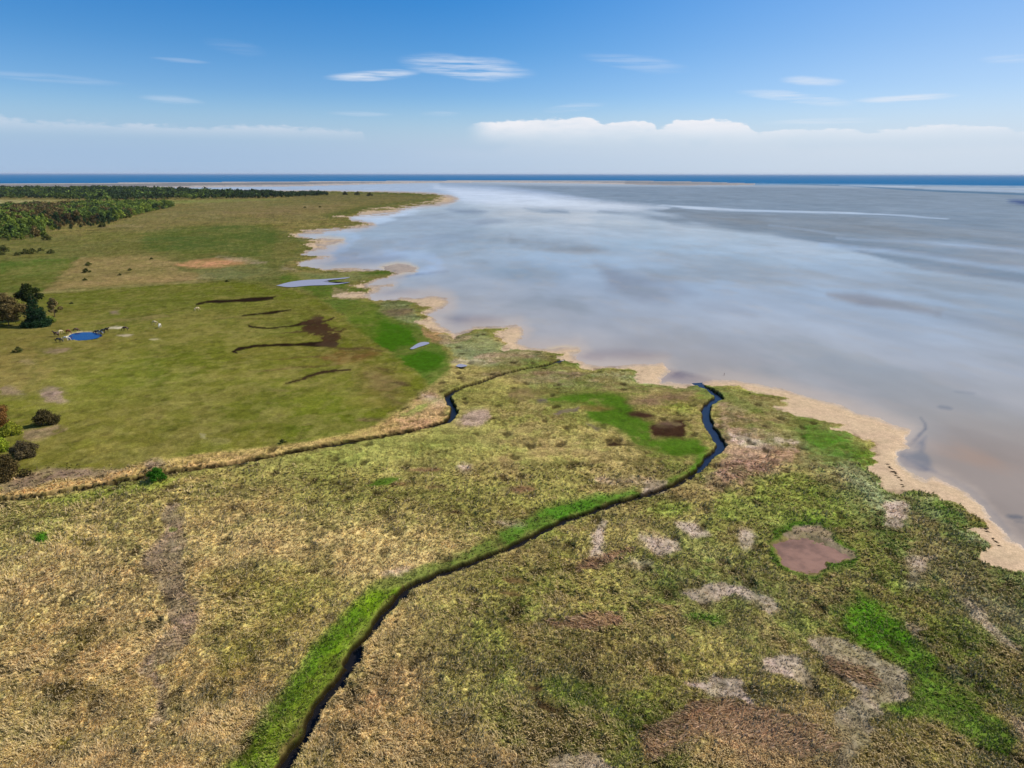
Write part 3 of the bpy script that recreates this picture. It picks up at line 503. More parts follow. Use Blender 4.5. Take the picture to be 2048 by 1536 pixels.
def land(x, y):
    """colour (linear albedo), height, tussock amount, wetness for ground points"""
    r = np.hypot(x, y)
    # edges wander by a few per cent of the distance, in metres on the ground
    wx, wy = wander(x, y, r)
    px, py = to_px(x + wx, y + wy)
    behind = y < 5
    px = np.where(behind, 600, px); py = np.where(behind, 1700, py)
    dv = sdf(px, py, VEG, 80); ds = sdf(px, py, SHORE, 80); dsp = sdf(px, py, SPIT, 6)
    far = np.clip((py - 348) / 250, 0.02, 1.0)
    dv = np.where((r > 300) & (ds > 0), np.maximum(dv, np.minimum(ds - .5, dv + 7 * ss(fbm(x, y, 26, 4, 401, .6), .38, .58) * ss(r, 300, 450))), dv)
    ds = ds + (fbm(x, y, 16, 4, 407, .62) - .5) * 14 * ss(r, 170, 330) * np.clip(far * 2.2, 0, 1) * (ds > -60)
    dbar = np.full(x.shape, -60.0)
    for b in BARS: dbar = np.maximum(dbar, sdf(px, py, b, 20))
    n = x.shape[0]
    col = np.tile(lin(MGREEN), (n, 1)); tus = np.full(n, .75)
    pn1 = fbm(x, y, 7.0, 3, 21); pn2 = fbm(x, y, 1.6, 2, 31); pn3 = fbm(x, y, 30.0, 3, 41)
    pat = .5 * pn1 + .25 * pn2 + .25 * pn3
    tn = ss(fbm(x, y, 20, 4, 51), .35, .65)[:, None]
    col = col * (1 - .35 * tn) + lin((170, 147, 98)) * .35 * tn
    for c, poly, soft, st, pch, tv in LAND:
        if st == 0: continue
        d = sdf(px, py, poly, soft + 2)
        m = ss(d, -soft, soft)
        if not m.any(): continue
        if pch: m = m * (1 - pch) + pch * ss(m + (pat - .5) * 3.0, .35, .65) * np.minimum(m * 2, 1)
        k = (m * min(1.0, st * 1.25))[:, None]
        col = col * (1 - k) + lin(c) * k
        if tv is not None: tus = tus * (1 - m * st) + tv * m * st
    # pasture mottling: dry, lush and worn spots at several scales
    mz = (1 - np.clip(tus, 0, 1))
    for sc_, sd_, cc_, am in ((70, 301, (136, 122, 66), .6), (24, 305, (80, 94, 24), .75), (9, 311, (146, 134, 78), .65), (38, 317, (98, 82, 40), .5), (3.5, 321, (68, 78, 22), .6), (2.2, 331, (150, 142, 84), .5)):
        k = (ss(fbm(x, y * .8, sc_, 4, sd_, .6), .5, .64) * am * mz * (dv > 0) * ss(col[:, 0], .05, .12))[:, None]
        col = col * (1 - k) + (col * .45 + lin(cc_) * .55) * k
    # marsh mottling: rush beds, bare peat, pale wrack
    mt = np.clip(tus * 1.4 - .2, 0, 1) * (dv > 0) * ss(r, 500, 300)
    for sc_, sd_, cc_, am in ((16, 501, (66, 84, 28), .6), (6, 505, (74, 92, 30), .5), (10, 511, (128, 102, 78), .5), (4, 515, (92, 72, 48), .45), (28, 517, (96, 96, 42), .45)):
        k = (ss(fbm(x + (pn2 - .5) * 2, y * .85, sc_, 5, sd_, .62), .53, .63) * am * mt * np.where(px < 1000, .45, 1.0))[:, None]
        col = col * (1 - k) + (col * .3 + lin(cc_) * .7) * k
    # sandy belt, wrack line, sea bed
    sand = lin(SAND) * (0.93 + 0.14 * fbm(x, y, 5, 3, 61))[:, None]
    far_sand = lin((202, 180, 150)); k = ss(r, 150, 320)[:, None]; sand = sand * (1 - k) + far_sand * k
    wet = ss(ds, 9, -2); sand = sand * (1 - .22 * wet[:, None])
    wr = ss(fbm(x, y, 2.2, 3, 71), .58, .66) * ss(dv, -9, -1)
    sand = sand * (1 - .5 * wr[:, None]) + lin((96, 76, 56)) * .5 * wr[:, None]
    e = ss(dv + (pn2 - .5) * 5 * far + (fbm(x, y, .9, 2, 409) - .5) * 2.5 * far * ss(r, 300, 120), -.8 * far, 1.2 * far)[:, None]
    edge = (ss(dv, 0, 2) * ss(dv, 14, 4) * .35 * ss(pn1, .35, .6))[:, None]
    col = col * (1 - edge) + lin((72, 92, 34)) * edge
    col = sand * (1 - e) + col * e; tus = tus * e[:, 0]
    # spit
    s = ss(dsp, -.3, .3)[:, None]; sc = lin((142, 130, 106)) * np.ones((n, 1)); ridge = ss(dsp, 1.4, .5)[:, None] * (px < 1250)[:, None]
    sc = sc * (1 - ridge) + lin((212, 200, 180)) * ridge
    dk = (ss(fbm(x, y, 160, 3, 81), .5, .66) * (dsp > .7))[:, None] * .35; sc = sc * (1 - dk) + lin((92, 88, 68)) * dk
    col = col * (1 - s) + sc * s; tus = tus * (1 - s[:, 0]) + .3 * s[:, 0]
    # relief
    lev = np.where(dv > -40, 0.35 + .3 * ss(dv, 0, 30), .35)
    sh = np.clip(ds / (18 * far + 2), -3, 1) * .28
    z = np.where(dv > 0, .30 + .25 * ss(dv, 0, 12), np.minimum(sh, .30))
    z = np.where(ds < -70, -1.2, z)
    z = np.maximum(z, np.clip(dbar / 6, -3, .5) * .25)
    z = np.where(dsp > -5, np.maximum(z, np.clip(dsp * 1.2, -1, 1.6)), z)
    onland = ss(dv, 0, 8)
    z = z + onland * ((fbm(x, y, 25, 3, 91) - .5) * .5 + (fbm(x, y, 4, 3, 95) - .5) * .22) * np.clip(tus + .25, 0, 1)
    z = z + onland * .15
    # tussocks
    c1, v1 = cells(x + (pn2 - .5) * 1.3, y * .92 + (pn1 - .5) * 2.4, 1.2, 11); c2, v2 = cells(x * 1.1, y, .62, 14)
    fade = ss(r, 260, 120)
    bump = (np.clip(1 - (c1 / .75) ** 2, 0, 1) * (.07 + .26 * v1) + np.clip(1 - (c2 / .75) ** 2, 0, 1) * .10 * v2)
    z = z + tus * fade * onland * bump * ss(fbm(x, y, 9, 2, 99), .2, .5)
    # pale matted straw pricked with small dips, their shade painted in dark olive
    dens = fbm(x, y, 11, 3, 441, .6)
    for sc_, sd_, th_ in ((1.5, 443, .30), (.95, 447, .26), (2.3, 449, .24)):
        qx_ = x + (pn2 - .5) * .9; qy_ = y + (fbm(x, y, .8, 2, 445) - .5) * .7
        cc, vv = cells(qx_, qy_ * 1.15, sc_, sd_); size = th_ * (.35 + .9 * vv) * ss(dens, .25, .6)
        shade_pit = (tus * ss(cc, size + .10, size * .55) * np.clip(fade + .45, 0, 1))
        z = z - shade_pit * .13 * onland * fade; shade_pit = shade_pit[:, None]
        col = col * (1 - .62 * shade_pit) + lin((66, 60, 24)) * .62 * shade_pit
    # clump-to-clump tone, straw against green
    tone = (pn2 - .5) * 1.1 + (v1 - .5) * .5 * fade + (fbm(x, y, .7, 2, 77) - .5) * .8
    col = col * np.clip(1 + tone * (0.32 + .35 * tus), .45, 1.7)[:, None]
    col = col * (1 + 1.3 * np.clip(tus, 0, 1) * ss(r, 420, 110))[:, None]      # matted straw is paler than it looks between its shadows
    hue = (fbm(x, y, 3.2, 3, 111) - .5) * (.2 + .55 * tus)
    col = col * np.stack([1 + hue * .3, 1 + hue * .02, 1 + hue * .3], 1)
    # sparse hollows, sunk and coloured darker
    c3, v3 = cells(x + (pn1 - .5) * 3, y * .8 + (pn2 - .5) * 2, 5.2, 61); pk = (ss(c3, .26, .10) * (v3 > .62) * np.clip(tus * 1.6, 0, 1) * onland * ss(r, 420, 250))
    z = z - pk * .22; col = col * (1 - .72 * pk[:, None]) + lin((56, 46, 28)) * .72 * pk[:, None]
    # swept, paler and darker drifts of straw
    an = fbm(x, y, 40, 2, 421) * 6; sx = x * np.cos(an) + y * np.sin(an); sy = -x * np.sin(an) + y * np.cos(an)
    dr = (fbm(x * .35 + fbm(x, y, 12, 2, 423) * 6, y * 1.1, 3.2, 4, 425, .6) - .5) * np.clip(tus * 1.5, 0, 1)
    col = col * np.clip(1 + .95 * dr, .6, 1.5)[:, None]
    # ditches
    for D, half, depth, rim in ((D1, .75, 1.35, 1.0), (D2, .95, 1.5, 1.0)):
        dd, tt = line_dist(x + (pn2 - .5) * 1.1 + (pn1 - .5) * .5, y + (fbm(x, y, 1.9, 3, 131) - .5) * 1.1, D, 9.0)
        hw = half * np.ones(n)
        if D is D2: hw = .3 + .36 * ss(tt, .70, .76)
        else: hw = .42 + .12 * ss(tt, .66, .7) * ss(tt, .80, .76)
        cut = ss(dd, hw + .55, hw - .05)
        z = np.where(dd < 8, z * (1 - cut) + (-.6) * cut, z)
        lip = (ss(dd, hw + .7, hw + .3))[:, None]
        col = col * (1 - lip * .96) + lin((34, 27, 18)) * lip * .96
        tus = tus * (1 - ss(dd, hw + 1.2, hw + .2) * .8)
        wetness = lip[:, 0]
    # the shore steps clear of the water level, more so far off
    lift = .03 + np.clip((r - 200) * 2.0e-4, 0, 1.2)
    z = np.where(z >= -.02, z + lift, z - lift)
    # pools are hollowed
    for poly, dep in ((POND, .7), (MUDPOOL, .30)):
        d = sdf(px, py, poly, 30); k = ss(d, -2.5, 1.5) if poly is POND else ss(d + (fbm(x, y, 1.6, 4, 431, .6) - .5) * 16, -9, 9)
        z = z * (1 - k) + (np.where(d > -30, POOLZ - dep, 0)) * k
        tus = tus * (1 - ss(d, -6, -1))
    dp = sdf(px, py, POND, 6); k = (ss(dp, -2.2, -.6))[:, None]; col = col * (1 - k) + lin((190, 178, 140)) * k
    g_ = np.maximum(col.max(1, keepdims=True), .004); col = col * np.where(g_ > .45, (.45 + .3 * np.tanh((g_ - .45) / .3)) / g_, 1)      # no litter is brighter than this
    return col, z, tus, wet * (1 - e[:, 0])


POOLZ = .62
K_ALB = np.array([.87, .80, .72])      # albedo per photographed linear value, at this light and exposure


# ------------------------------------------------------------------ ground sheet: rings round the viewpoint, fine where it is seen, to the horizon
def ring_grid(v_list, az_list, inner):
    dep = PITCH + np.arctan((np.array(v_list) - 768) / F)
    rr = np.concatenate([(CAMZ - .5) / np.tan(dep), inner])[::-1]
    A, Rr = np.meshgrid(az_list, rr)
    x = (Rr * np.sin(A)).ravel(); y = (Rr * np.cos(A)).ravel()
    nr, nc = A.shape
    i = np.arange(nr - 1)[:, None] * nc + np.arange(nc - 1)[None, :]
    f = np.stack([i, i + 1, i + nc + 1, i + nc], -1).reshape(-1, 4)
    return x, y, f


GR = 1.0


def ground():
    v = np.concatenate([[348.45, 349.2, 350.2], np.arange(351.5, 420, .8 * GR), np.arange(420, 1720, 1.45 * GR)])
    az = np.concatenate([np.arange(-180, -44, 4), np.arange(-43, 43, .064 * GR), np.arange(44, 181, 4)]) * math.pi / 180
    x, y, f = ring_grid(v, az, [34, 25, 15, 6, .5])
    col = np.empty((len(x), 3)); z = np.empty(len(x)); tus = np.empty(len(x)); wet = np.empty(len(x))
    for s in range(0, len(x), 200000):
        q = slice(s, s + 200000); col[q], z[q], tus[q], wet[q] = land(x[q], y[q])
    r = np.hypot(x, y)
    # drop faces of the far sea bed (the water sheet covers them)
    far = (r[f].min(1) > 9000)
    f = f[~far]
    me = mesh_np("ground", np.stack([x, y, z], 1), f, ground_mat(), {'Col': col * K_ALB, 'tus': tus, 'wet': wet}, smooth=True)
    o = link("ground", me); tag(o, kind='structure')
    return o


def ground_mat():
    m, nt, out = material("marsh_ground")
    p = nt.new('ShaderNodeBsdfPrincipled'); nt.l.new(p.outputs[0], out.inputs[0])
    g = nt.new('ShaderNodeNewGeometry').outputs['Position']
    col = nt.attr('Col'); tus = nt.attr('tus', 'Fac'); wet = nt.attr('wet', 'Fac')
    mp = nt.new('ShaderNodeMapping'); nt.put(mp.inputs[0], g); mp.inputs['Scale'].default_value = (1.0, .55, .5); mp.inputs['Rotation'].default_value = (0, 0, .5)
    n1 = nt.noise(mp.outputs[0], 5.5, 4, .65); n2 = nt.noise(g, 1.4, 4, .6); n3 = nt.noise(g, .35, 3, .55)
    k = nt.math('ADD', nt.math('MULTIPLY', tus, .75), .42)
    a = nt.mr(n1, .32, .68, .45, 1.5, smooth=False); b = nt.mr(n2, .3, .7, .75, 1.25, smooth=False); c = nt.mr(n3, .3, .7, .88, 1.12, smooth=False)
    f = nt.math('MULTIPLY', nt.math('MULTIPLY', a, b), c)
    f = nt.math('ADD', 1.0, nt.math('MULTIPLY', nt.math('SUBTRACT', f, 1.0), k))
    vm = nt.new('ShaderNodeVectorMath', operation='SCALE'); nt.put(vm.inputs[0], col); nt.put(vm.inputs['Scale'], f)
    nt.put(p.inputs['Base Color'], vm.outputs[0])
    nt.put(p.inputs['Roughness'], nt.mr(wet, 0, 1, .95, .45))
    nt.put(p.inputs['Specular IOR Level'], nt.mr(wet, 0, 1, 0.0, .4))
    bp = nt.new('ShaderNodeBump'); bp.inputs['Distance'].default_value = .12
    nt.put(bp.inputs['Height'], nt.math('ADD', n1, nt.math('MULTIPLY', n2, 1.2))); nt.put(bp.inputs['Strength'], nt.math('MULTIPLY', nt.math('ADD', tus, .08), .8))
    nt.put(p.inputs['Normal'], bp.outputs[0])
    return m


# ------------------------------------------------------------------ water of the lagoon and the open sea
WAT = [  # (body colour, polygon, soft, strength, calm)  calm: how mirror-like; pale calm colours include painted sky reflection
    ((176, 166, 154), [(400, 2000), (400, 560), (900, 560), (1500, 640), (2300, 760), (3000, 2000)], 120, .85, .55),
    ((172, 156, 140), [(900, 2000), (1000, 690), (1200, 690), (1500, 730), (1760, 800), (2300, 850), (3000, 2000)], 60, .8, .55),
    ((164, 138, 116), [(1800, 2000), (1840, 900), (1900, 860), (2300, 880), (3000, 2000)], 60, .85, .4),
    ((140, 122, 116), ell(1250, 708, 90, 10, .02), 8, .6, None), ((110, 84, 92), ell(1170, 712, 40, 6, .1), 8, .5, None), ((136, 122, 118), ell(950, 640, 60, 10, .05), 10, .6, None), ((130, 112, 108), ell(790, 590, 1, 1), 1, 0, None),
    ((128, 118, 122), ell(785, 585, 45, 6, -.03), 6, .6, None), ((120, 132, 136), ell(1040, 545, 90, 14, .05), 16, .5, .5),
    ((122, 128, 130), [(1020, 470), (1100, 482), (1190, 492), (1220, 500), (1180, 506), (1100, 502), (1030, 490)], 6, .7, .35), ((124, 136, 142), [(880, 470), (1000, 465), (1040, 490), (980, 520), (860, 510)], 18, .55, .4),
    ((134, 130, 130), [(1190, 528), (1260, 548), (1340, 556), (1390, 590), (1330, 602), (1280, 600), (1210, 575)], 14, .6, .45), ((138, 128, 122), strip([(1655, 590), (1720, 600), (1800, 612), (1890, 630)], [4, 12, 9, 5]), 6, .7, .4),
    ((134, 134, 136), strip([(1880, 625), (1960, 645), (2060, 665), (2200, 690)], [6, 10, 12, 12]), 10, .5, .4), ((140, 140, 142), ell(1450, 620, 60, 8, .2), 10, .5, .4),
    ((118, 130, 140), strip([(1050, 418), (1090, 421), (1130, 424)], [3, 5, 3]), 3, .7, .3), ((118, 128, 134), strip([(1190, 421), (1280, 427), (1340, 440), (1450, 450), (1550, 462), (1700, 485)], [2, 5, 8, 10, 8, 6]), 5, .7, .3),
    ((130, 138, 148), [(650, 455), (760, 440), (900, 420), (1000, 440), (960, 470), (840, 500), (780, 530), (700, 528), (640, 525), (640, 500), (700, 480)], 14, .55, .45), ((136, 134, 144), [(600, 515), (700, 500), (800, 505), (820, 515), (740, 530), (640, 530)], 6, .5, .5),
    ((112, 122, 134), ell(930, 422, 40, 5, .1), 5, .6, .3), ((118, 126, 138), ell(990, 445, 40, 4), 5, .4, .3),
    # rippled grey sheet out east
    ((112, 126, 136), [(880, 366), (1100, 370), (1200, 371), (1500, 372), (2600, 385), (2600, 680), (2048, 568), (1850, 540), (1700, 500), (1536, 465), (1400, 445), (1280, 415), (1200, 408), (1100, 398), (1000, 388), (880, 376)], 4, .9, .22),
    ((120, 120, 116), [(1330, 420), (1500, 430), (1750, 440), (1950, 470), (1800, 480), (1600, 470), (1420, 445)], 14, .6, .2), ((116, 126, 132), [(1500, 372), (2600, 395), (2600, 430), (1700, 410), (1300, 395)], 6, .3, .25),
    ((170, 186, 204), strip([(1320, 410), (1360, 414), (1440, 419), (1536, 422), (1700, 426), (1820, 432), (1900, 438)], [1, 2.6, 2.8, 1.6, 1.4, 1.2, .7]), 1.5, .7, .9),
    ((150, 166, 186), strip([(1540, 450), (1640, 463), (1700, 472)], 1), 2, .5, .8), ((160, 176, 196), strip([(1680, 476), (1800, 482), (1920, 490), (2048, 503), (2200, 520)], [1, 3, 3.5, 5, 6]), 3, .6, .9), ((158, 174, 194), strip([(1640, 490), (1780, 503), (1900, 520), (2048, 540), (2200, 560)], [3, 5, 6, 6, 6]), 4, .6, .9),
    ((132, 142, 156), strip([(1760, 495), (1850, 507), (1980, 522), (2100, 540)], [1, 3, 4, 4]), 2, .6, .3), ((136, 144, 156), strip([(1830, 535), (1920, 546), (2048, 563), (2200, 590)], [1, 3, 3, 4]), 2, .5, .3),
    # open sea
    ((6, 104, 150), [(-2000, 340), (4000, 340), (4000, 385), (2048, 372), (1700, 369), (1500, 367.6), (1250, 364), (1000, 363), (512, 366), (0, 372), (-2000, 385)], 1.3, 1.0, .0),
    ((70, 120, 150), [(1500, 366), (1700, 367), (2100, 372), (4000, 385), (4000, 395), (2048, 376), (1700, 371.5), (1510, 371)], 1.5, .6, .25),
    ((56, 100, 126), strip([(1560, 367.5), (1700, 372), (1800, 378), (1900, 383), (2048, 388.5), (2300, 396)], [.5, 1.1, 1.6, 1.8, 2, 2.4]), 1.3, .8, .15), ((178, 196, 214), strip([(1680, 371.3), (1760, 372.5), (2048, 377)], [.4, .7, .8]), .7, .6, .8), ((60, 62, 64), strip([(1830, 373.5), (2048, 376.5)], .35), .5, .7, .2), ((160, 182, 204), strip([(1850, 377.5), (1950, 380), (2060, 383)], [.5, 1.5, 2]), 1, .6, .8),
    ((34, 62, 112), ell(2060, 406, 44, 5, .1), 4, .9, .1),
    # channel behind the spit, calm wedge; pale sky reflection painted into body colours
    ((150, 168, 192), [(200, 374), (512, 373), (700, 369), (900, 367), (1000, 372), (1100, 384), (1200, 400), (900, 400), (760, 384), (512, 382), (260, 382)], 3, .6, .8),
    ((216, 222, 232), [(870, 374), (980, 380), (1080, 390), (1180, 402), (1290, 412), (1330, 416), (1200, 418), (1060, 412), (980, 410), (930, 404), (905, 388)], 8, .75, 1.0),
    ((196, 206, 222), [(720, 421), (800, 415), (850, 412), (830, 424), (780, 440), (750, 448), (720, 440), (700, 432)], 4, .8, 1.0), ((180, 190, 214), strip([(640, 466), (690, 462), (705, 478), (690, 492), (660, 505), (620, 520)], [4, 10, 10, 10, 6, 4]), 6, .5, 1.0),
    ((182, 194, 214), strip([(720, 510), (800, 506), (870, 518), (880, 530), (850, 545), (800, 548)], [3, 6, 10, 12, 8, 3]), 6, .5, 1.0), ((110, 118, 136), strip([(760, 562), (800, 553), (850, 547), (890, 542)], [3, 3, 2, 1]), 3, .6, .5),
    # weed and peat washed out
    ((70, 56, 84), [(1322, 763), (1330, 736), (1345, 737), (1400, 748), (1450, 760), (1470, 768), (1400, 765), (1385, 770), (1350, 763)], 4, .92, .3),
    ((66, 78, 104), strip([(1798, 906), (1812, 922), (1836, 932), (1868, 941)], [5, 9, 7, 1.5]), 3.5, .9, .15), ((70, 80, 102), strip([(1797, 906), (1812, 892), (1830, 874), (1842, 855), (1838, 832)], [5, 5, 4, 3, 1]), 3.5, .85, .2), ((92, 100, 116), [(1800, 906), (1832, 878), (1848, 870), (1846, 900), (1862, 935), (1830, 930)], 5, .6, .25),
    ((84, 84, 96), strip([(1860, 940), (1900, 957), (1935, 978), (1962, 1005), (1985, 1030), (1998, 1046), (2020, 1070)], [2, 3, 5, 8, 9, 7, 3]), 4, .8, .2), ((80, 78, 88), ell(2028, 1032, 18, 4, .1), 3, .8, .2), ((90, 86, 92), ell(2045, 1043, 20, 2, .1), 3, .6, .2),
    ((96, 104, 118), ell(1885, 812, 14, 3, .2), 3, .5, .2), ((100, 106, 120), ell(1915, 783, 20, 2, .1), 3, .4, .2),
]


def water():
    v = np.concatenate([[348.02, 348.2, 348.6], np.arange(349, 390, .6), np.arange(390, 470, 1.4), np.arange(470, 1260, 2.6)])
    az = np.concatenate([np.arange(-180, -44, 4), np.arange(-43, 43, .11), np.arange(44, 181, 4)]) * math.pi / 180
    x, y, f = ring_grid(v, az, [100, 60, 20, .5]); r = np.hypot(x, y)
    r_ = np.clip((r - 60) * .03, .2, 60)
    wx = (fbm(x, y, 12, 3, 3) - .5) * 2.2 + (fbm(x, y, 70, 3, 4) - .5) * r_; wy = (fbm(x * .4, y, 12, 3, 7) - .5) * 2.2 + (fbm(x * .5, y, 70, 3, 8) - .5) * r_
    k = np.clip((2600 - r) / 1500, 0.02, 1); qx, qy = to_px(x + wx * k, y + wy * k, 0.0)
    ex, ey = to_px(x, y, 0.0)
    behind = y < 5; qx = np.where(behind, 600, qx); qy = np.where(behind, 1700, qy); ex = np.where(behind, 600, ex); ey = np.where(behind, 1700, ey)
    n = len(x); col = np.tile(lin((164, 172, 178)), (n, 1)); calm = np.full(n, .72)
    pat = fbm(x, y * .5, 30, 4, 9); py_ok = ey
    for c, poly, soft, st, cm in WAT:
        if st == 0: continue
        m = ss(sdf(qx, qy, poly, soft + 1), -soft, soft) * st
        m = np.clip(m * (1 + (pat - .5) * (1.2 if st < .75 else (.3 if st < .95 else 0))), 0, 1) * (m > 0)
        col = col * (1 - m[:, None]) + lin(c) * m[:, None]
        if cm is not None: calm = calm * (1 - m) + cm * m
    # faint swirls of stirred sand
    t = (fbm(x, y * .6, 60, 4, 19) - .5) * .3 + (fbm(x, y * .6, 12, 3, 23) - .5) * .16
    fl = ss(r, 4500, 2500)
    for sc_, sd_, cc_, am in ((90, 51, (150, 140, 126), .3), (34, 53, (134, 140, 138), .32), (11, 57, (170, 160, 146), .2), (150, 59, (134, 146, 154), .25)):
        k = (ss(fbm(x * .95 + y * .2, y * .5, sc_, 5, sd_, .6), .5, .66) * am * fl * ss(py_ok, 385, 540))[:, None]
        col = col * (1 - k) + lin(cc_) * k; calm = calm * (1 - .6 * k[:, 0])
    col = col * (1 + t * fl)[:, None]
    calm = np.clip(calm * (1 + (fbm(x, y * .5, 70, 4, 29) - .5) * .7 * fl), 0, 1)
    wx, wy = wander(x, y, r)
    px, py = to_px(x + wx, y + wy); px = np.where(behind, 600, px); py = np.where(behind, 1700, py)
    ds = sdf(px, py, SHORE, 80); far = np.clip((py - 348) / 300, .05, 1)
    bed = (ss(-ds / far, 34, 0) * .6 * (py > 376))[:, None]; col = col * (1 - bed) + lin((196, 176, 156)) * bed; calm = calm * (1 - .5 * bed[:, 0])
    clear = ds * 0
    db = np.full(n, -30.)
    for b in BARS: db = np.maximum(db, sdf(px, py, b, 30))
    kb = (ss(db, -9, 0) * .8)[:, None]; col = col * (1 - kb) + lin((206, 180, 140)) * kb
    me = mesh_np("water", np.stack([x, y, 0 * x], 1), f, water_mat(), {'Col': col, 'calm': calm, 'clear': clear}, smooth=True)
    o = link("water", me); tag(o, kind='structure'); return o


W_ALB = 0.9


def water_mat():
    m, nt, out = material("lagoon_water")
    g = nt.new('ShaderNodeNewGeometry').outputs['Position']
    calm = nt.attr('calm', 'Fac'); clear = nt.attr('clear', 'Fac')
    mp = nt.new('ShaderNodeMapping'); nt.put(mp.inputs[0], g); mp.inputs['Scale'].default_value = (.45, 1.0, 1.0); mp.inputs['Rotation'].default_value = (0, 0, .25)
    rip = nt.noise(mp.outputs[0], 1.1, 4, .6); swell = nt.noise(mp.outputs[0], .12, 3, .55)
    mp2 = nt.new('ShaderNodeMapping'); nt.put(mp2.inputs[0], g); mp2.inputs['Scale'].default_value = (1.0, .5, 1.0); mp2.inputs['Rotation'].default_value = (0, 0, -.18)
    strk = nt.noise(mp2.outputs[0], .035, 5, .6)
    col = nt.attr('Col')
    cc = nt.new('ShaderNodeVectorMath', operation='SCALE'); nt.put(cc.inputs[0], col)
    nt.put(cc.inputs['Scale'], nt.math('MULTIPLY', nt.mr(strk, .3, .7, .95, 1.05), W_ALB))
    dif = nt.new('ShaderNodeBsdfDiffuse'); nt.put(dif.inputs[0], cc.outputs[0])
    tr = nt.new('ShaderNodeBsdfTransparent')
    body = nt.new('ShaderNodeMixShader'); nt.put(body.inputs[0], clear); nt.l.new(dif.outputs[0], body.inputs[1]); nt.l.new(tr.outputs[0], body.inputs[2])
    gl = nt.new('ShaderNodeBsdfGlossy'); gl.inputs[0].default_value = (1, .975, .925, 1)
    nt.put(gl.inputs['Roughness'], nt.mr(calm, 0, 1, .22, .04))
    bp = nt.new('ShaderNodeBump'); bp.inputs['Distance'].default_value = .12
    nt.put(bp.inputs['Height'], nt.math('ADD', rip, nt.math('MULTIPLY', swell, 2.0))); vl = nt.new('ShaderNodeVectorMath', operation='LENGTH'); nt.put(vl.inputs[0], g)
    nt.put(bp.inputs['Strength'], nt.math('MULTIPLY', nt.mr(calm, 0, 1, .55, .06), nt.mr(vl.outputs['Value'], 300, 4000, 1.0, .04)))
    nt.put(gl.inputs['Normal'], bp.outputs[0])
    fr = nt.new('ShaderNodeFresnel'); fr.inputs[0].default_value = 1.333
    fac = nt.math('MULTIPLY', nt.math('MINIMUM', fr.outputs[0], .5), nt.mr(calm, 0, 1, .03, .92, smooth=False))
    fac = nt.math('MULTIPLY', fac, nt.mr(strk, .35, .65, .94, 1.05), clamp=True)
    mx = nt.new('ShaderNodeMixShader'); nt.put(mx.inputs[0], fac); nt.l.new(body.outputs[0], mx.inputs[1]); nt.l.new(gl.outputs[0], mx.inputs[2])
    nt.l.new(mx.outputs[0], out.inputs[0])
    return m


def pool_mat(name, color, rough=.08, ior=1.33, bump=.05, mott=0.0):
    m, nt, out = material(name); p = nt.new('ShaderNodeBsdfPrincipled'); nt.l.new(p.outputs[0], out.inputs[0])
    g = nt.new('ShaderNodeNewGeometry').outputs['Position']; c = tuple(lin(color) * .7)
    if mott:
        n = nt.noise(g, .35, 4, .6); p_ = nt.mix(nt.mr(n, .35, .7), c, tuple(lin(color) * .7 * (1 - mott)))
        nt.put(p.inputs['Base Color'], p_)
    else: p.inputs['Base Color'].default_value = (*c, 1)
    p.inputs['Roughness'].default_value = rough; p.inputs['IOR'].default_value = ior
    bp = nt.new('ShaderNodeBump'); bp.inputs['Distance'].default_value = .05; bp.inputs['Strength'].default_value = bump
    nt.put(bp.inputs['Height'], nt.noise(g, 3.0, 3)); nt.put(p.inputs['Normal'], bp.outputs[0])
    return m


def pool(name, poly, z, mat, wob=.3, grow=0.6, label=None):
    P = smooth_line(np.array([G(*p, z) for p in poly + poly[:1]]), 5)[:-1]
    c = P.mean(0); d = P - c; L = np.linalg.norm(d, axis=1, keepdims=True); P = c + d * (1 + grow / L)
    n = len(P); V = [(c[0], c[1], z)] + [(p[0], p[1], z) for p in P]
    me = mesh_np(name, np.array(V), np.array([(0, 1 + i, 1 + (i + 1) % n) for i in range(n)]), mat)
    o = link(name, me); tag(o, label=label, kind='structure'); return o


def ribbon(name, P, w, z, mat, label=None):
    L = []
    for i in range(len(P)):
        d = P[min(i + 1, len(P) - 1)] - P[max(i - 1, 0)]; d /= np.linalg.norm(d); nn = np.array([-d[1], d[0]]) * w
        L += [(P[i][0] + nn[0], P[i][1] + nn[1], z), (P[i][0] - nn[0], P[i][1] - nn[1], z)]
    f = [(2 * i, 2 * i + 1, 2 * i + 3, 2 * i + 2) for i in range(len(P) - 1)]
    o = link(name, mesh_np(name, np.array(L), np.array(f), mat)); tag(o, label=label, kind='structure'); return o


ground(); water()
dw = pool_mat("ditch_water", (34, 32, 34), .3, 1.2)
ribbon("ditch_water", D1, 1.6, .012, dw)
kk = int(len(D2) * .70)
ribbon("ditch_water", D2[:kk + 1], 1.5, .012, dw)
ribbon("creek", D2[kk:], 2.0, .012, pool_mat("creek_water", (26, 32, 52), .2, 1.27))
pool("pond", POND, POOLZ, pool_mat("pond_water", (24, 60, 120), .12), grow=.5)
pool("mud_pool", MUDPOOL, POOLZ - .12, pool_mat("mud_water", (176, 132, 108), .5, 1.25, .1, .45), grow=.8)
pw = pool_mat("marsh_water", (176, 174, 186), .4, 1.18)
for pl in ([(553, 571), (580, 564), (610, 560), (650, 558), (690, 555), (700, 554), (690, 557), (655, 561), (672, 566), (700, 564), (670, 569), (620, 571), (580, 574)],
           [(820, 697), (838, 686), (852, 684), (858, 687), (840, 693), (826, 698)],
           [(912, 732), (920, 728), (934, 731), (922, 734)]):
    pool("puddle", pl, .95, pw, grow=.1, label=None)


